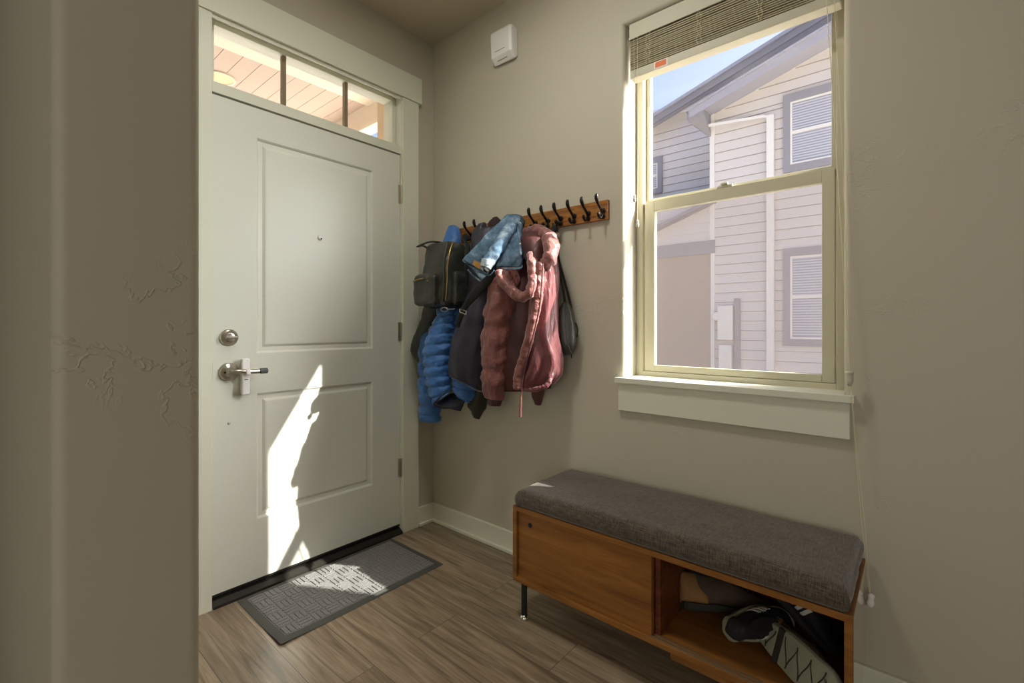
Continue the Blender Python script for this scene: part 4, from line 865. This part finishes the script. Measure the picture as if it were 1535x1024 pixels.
mb.add([(-1.0, YW+.12, 5.2), (9, YW+.12, 5.2), (9, YW+.12, 8.45), (-1.0, YW+.12, 5.40)], [(0, 1, 2, 3)])
mb.build('main_wall', 'siding', hs)
lap(-6, -1.03, 9.65, -0.3, 6.6).build('rear_wall', 'siding', hs)
lap_shades(-1.03, 9, YW, -0.3, 5.25).build('lap_shade_strip', 'lap_shade', hs); lap_shades(-6, -1.05, 9.65, -0.3, 6.0).build('lap_shade_strip', 'lap_shade', hs)
B(-1.08, -1.03, YW+.0, 9.6, -0.3, 5.4).build('return_wall', 'siding', hs)
B(-1.085, -0.99, YW-.035, YW+.05, 2.7, 5.5).build('corner_board', 'ext_white', hs)
def slab(xa, za, xb, zb, y0, y1, th): 
    return MB().add([(xa, y0, za), (xb, y0, zb), (xb, y1, zb), (xa, y1, za), (xa, y0, za+th), (xb, y0, zb+th), (xb, y1, zb+th), (xa, y1, za+th)], [(0,3,2,1),(4,5,6,7),(0,1,5,4),(1,2,6,5),(2,3,7,6),(3,0,4,7)])
sl3 = 0.3085
slab(-1.35, rake(-1.35)+.02, 7, rake(7)+.02, 7.78, 16, .12).build('roof_deck', 'soffit', hs)
slab(-1.36, rake(-1.36), 7, rake(7), 7.74, 7.78, .15).build('rake_board', 'soffit', hs)
slab(-1.42, rake(-1.42)+.15, 7, rake(7)+.15, 7.71, 16, .04).build('shingle_edge', 'shingle', hs)
slab(-1.44, rake(-1.44)+.19, 7, rake(7)+.225, 7.90, 16, .05).build('roof_shingles', 'shingle', hs)
# boxed eave return
mb = MB().add([(-1.40, 7.78, 5.30), (-1.06, 7.78, 5.30), (-1.06, YW, 4.97), (-1.40, 7.78, 5.42), (-1.06, 7.78, 5.42), (-1.06, YW, 5.42), (-1.40, YW, 5.30), (-1.40, YW, 5.42)], [(0,1,2,6),(3,7,5,4),(0,3,4,1),(1,4,5,2),(2,5,7,6),(6,7,3,0)]); mb.build('eave_return', 'ext_trim', hs)
# rear, higher roof
rk2 = lambda x: 6.12+0.31*(x+2.6)
slab(-5, rk2(-5), 7, rk2(7), 9.2, 9.26, .16).build('rear_rake_board', 'ext_trim', hs)
slab(-5, rk2(-5)+.14, 7, rk2(7)+.14, 9.15, 18, .08).build('rear_roof_shingles', 'shingle', hs)
# downspout
mb = MB(); mb.tube([V((-1.38, 7.95, 5.31)), V((-1.25, 8.02, 5.19)), V((-0.08, 8.11, 5.10)), V((0.02, 8.12, 5.06))], 0.035, 4); mb.box(-0.02, 0.10, 8.08, 8.16, -0.3, 5.09); mb.build('downspout', 'ext_white', hs)
def nwin(x0, x1, z0, z1, y, zm):
    fr = frame_rect(x0, x1, z0, z1, y-.05, y, .11, .11, .13, .15).build('window_trim', 'ext_trim', hs)
    wf = frame_rect(x0+.11, x1-.11, z0+.13, z1-.15, y-.035, y, .035, .035, .035, .035); wf.box(x0+.11, x1-.11, y-.04, y, zm-.03, zm+.03)
    wf = wf.build('window_sash', 'ext_white', fr)
    B(x0+.12, x1-.12, y-.012, y-.008, z0+.14, z1-.16).build('window_pane', 'ext_pane', fr)
    mb = MB(); zz = z0+.20
    while zz < z1-.2:
        mb.box(x0+.15, x1-.15, y-.019, y-.013, zz, zz+.028); zz += .048
    mb.build('window_blind', 'ext_blind', fr)
nwin(0.25, 1.55, 3.96, 5.40, YW-.02, 4.68)
nwin(0.25, 1.55, 0.75, 2.55, YW-.02, 1.65)
nwin(-3.9, -2.70, 4.46, 5.38, 9.62, 4.92)
# porch opening of the neighbour with header, shallow lower roof above it
B(-4, -0.98, YW-.06, YW-.03, 2.60, 2.87).build('porch_header', 'ext_trim', hs)
B(-4, -1.06, YW-.028, YW-.022, -0.3, 2.60).build('porch_recess_shade_panel', 'porch_shade', hs)
B(-1.06, -0.985, YW-.05, YW-.0, -0.3, 2.60).build('porch_post', 'ext_white', hs)
lap(-4, -1.08, YW-.0, 2.87, 3.95).build('upper_porch_wall', 'siding', hs)
slab(-4.0, 3.24-.34*2.05+.05, -0.96, 3.62, 7.95, 8.2, .06).build('porch_roof_edge', 'ext_trim', hs)
slab(-4.0, 3.24-.34*2.05+.11, -0.96, 3.68, 8.05, 9.6, .05).build('porch_roof', 'shingle', hs)
# meter boxes
B(-0.90, -0.62, 8.05, 8.18, 0.84, 1.52).build('meter_box', 'ext_white', hs, bevel=.01)
MB().lathe((-0.93, 8.10, 1.31), (0, -1, 0), [(0, .085), (.05, .085), (.07, .06)], 18).build('meter_dial', 'ext_white', hs)
B(-0.88, -0.64, 8.06, 8.18, -0.3, 0.74).build('meter_conduit_box', 'ext_white', hs, bevel=.01)
B(-0.60, -0.50, 8.12, 8.18, -0.3, 1.66).build('conduit', 'ext_trim', hs)
# ---- our own porch beyond the transom
po = thing('entry_porch', 'cream board porch ceiling and beam seen through the transom over the door', 'porch', (-1, -0.7, 2.75))
mb = MB(); y = -3.2
while y < 0.15:
    mb.box(-3.2, -0.92, y+.0015, min(y+.1035, .15), 2.752, 2.77); y += .105
mb.build('ceiling_boards', 'porch_board', po)
B(-3.2, -0.16, -3.2, .30, 2.765, 2.80).build('ceiling_deck', 'porch_tan', po)
B(-0.92, -0.162, -3.2, 0.15, 2.735, 2.765).build('ceiling_border', 'porch_cream', po)
B(-3.2, -0.40, 0.15, 0.27, 2.60, 2.765).build('porch_beam', 'porch_cream', po)
B(-3.2, -0.40, 0.13, 0.15, 2.572, 2.60).build('beam_trim', 'porch_cream', po)
B(-0.42, -0.162, -0.10, 0.27, -0.1, 2.765).build('porch_post', 'porch_tan', po)
dl = thing('porch_downlight', 'round recessed downlight in the porch ceiling, seen at transom left end', 'light', (-1.33, -0.69, 2.75))
MB().rings([[V((-1.33+r_*math.cos(2*pi*j/32), -0.69+r_*math.sin(2*pi*j/32), z_)) for j in range(32)] for r_, z_ in ((.078, 2.744), (.092, 2.742), (.095, 2.7515), (.078, 2.7515), (.078, 2.744))], cap=False).build('trim_ring', 'porch_cream', dl, smooth=False)
MB().lathe((-1.33, -0.69, 2.7475), (0, 0, 1), [(0, .077), (.003, .077)], 32).build('lens', 'lamp_lens', dl)
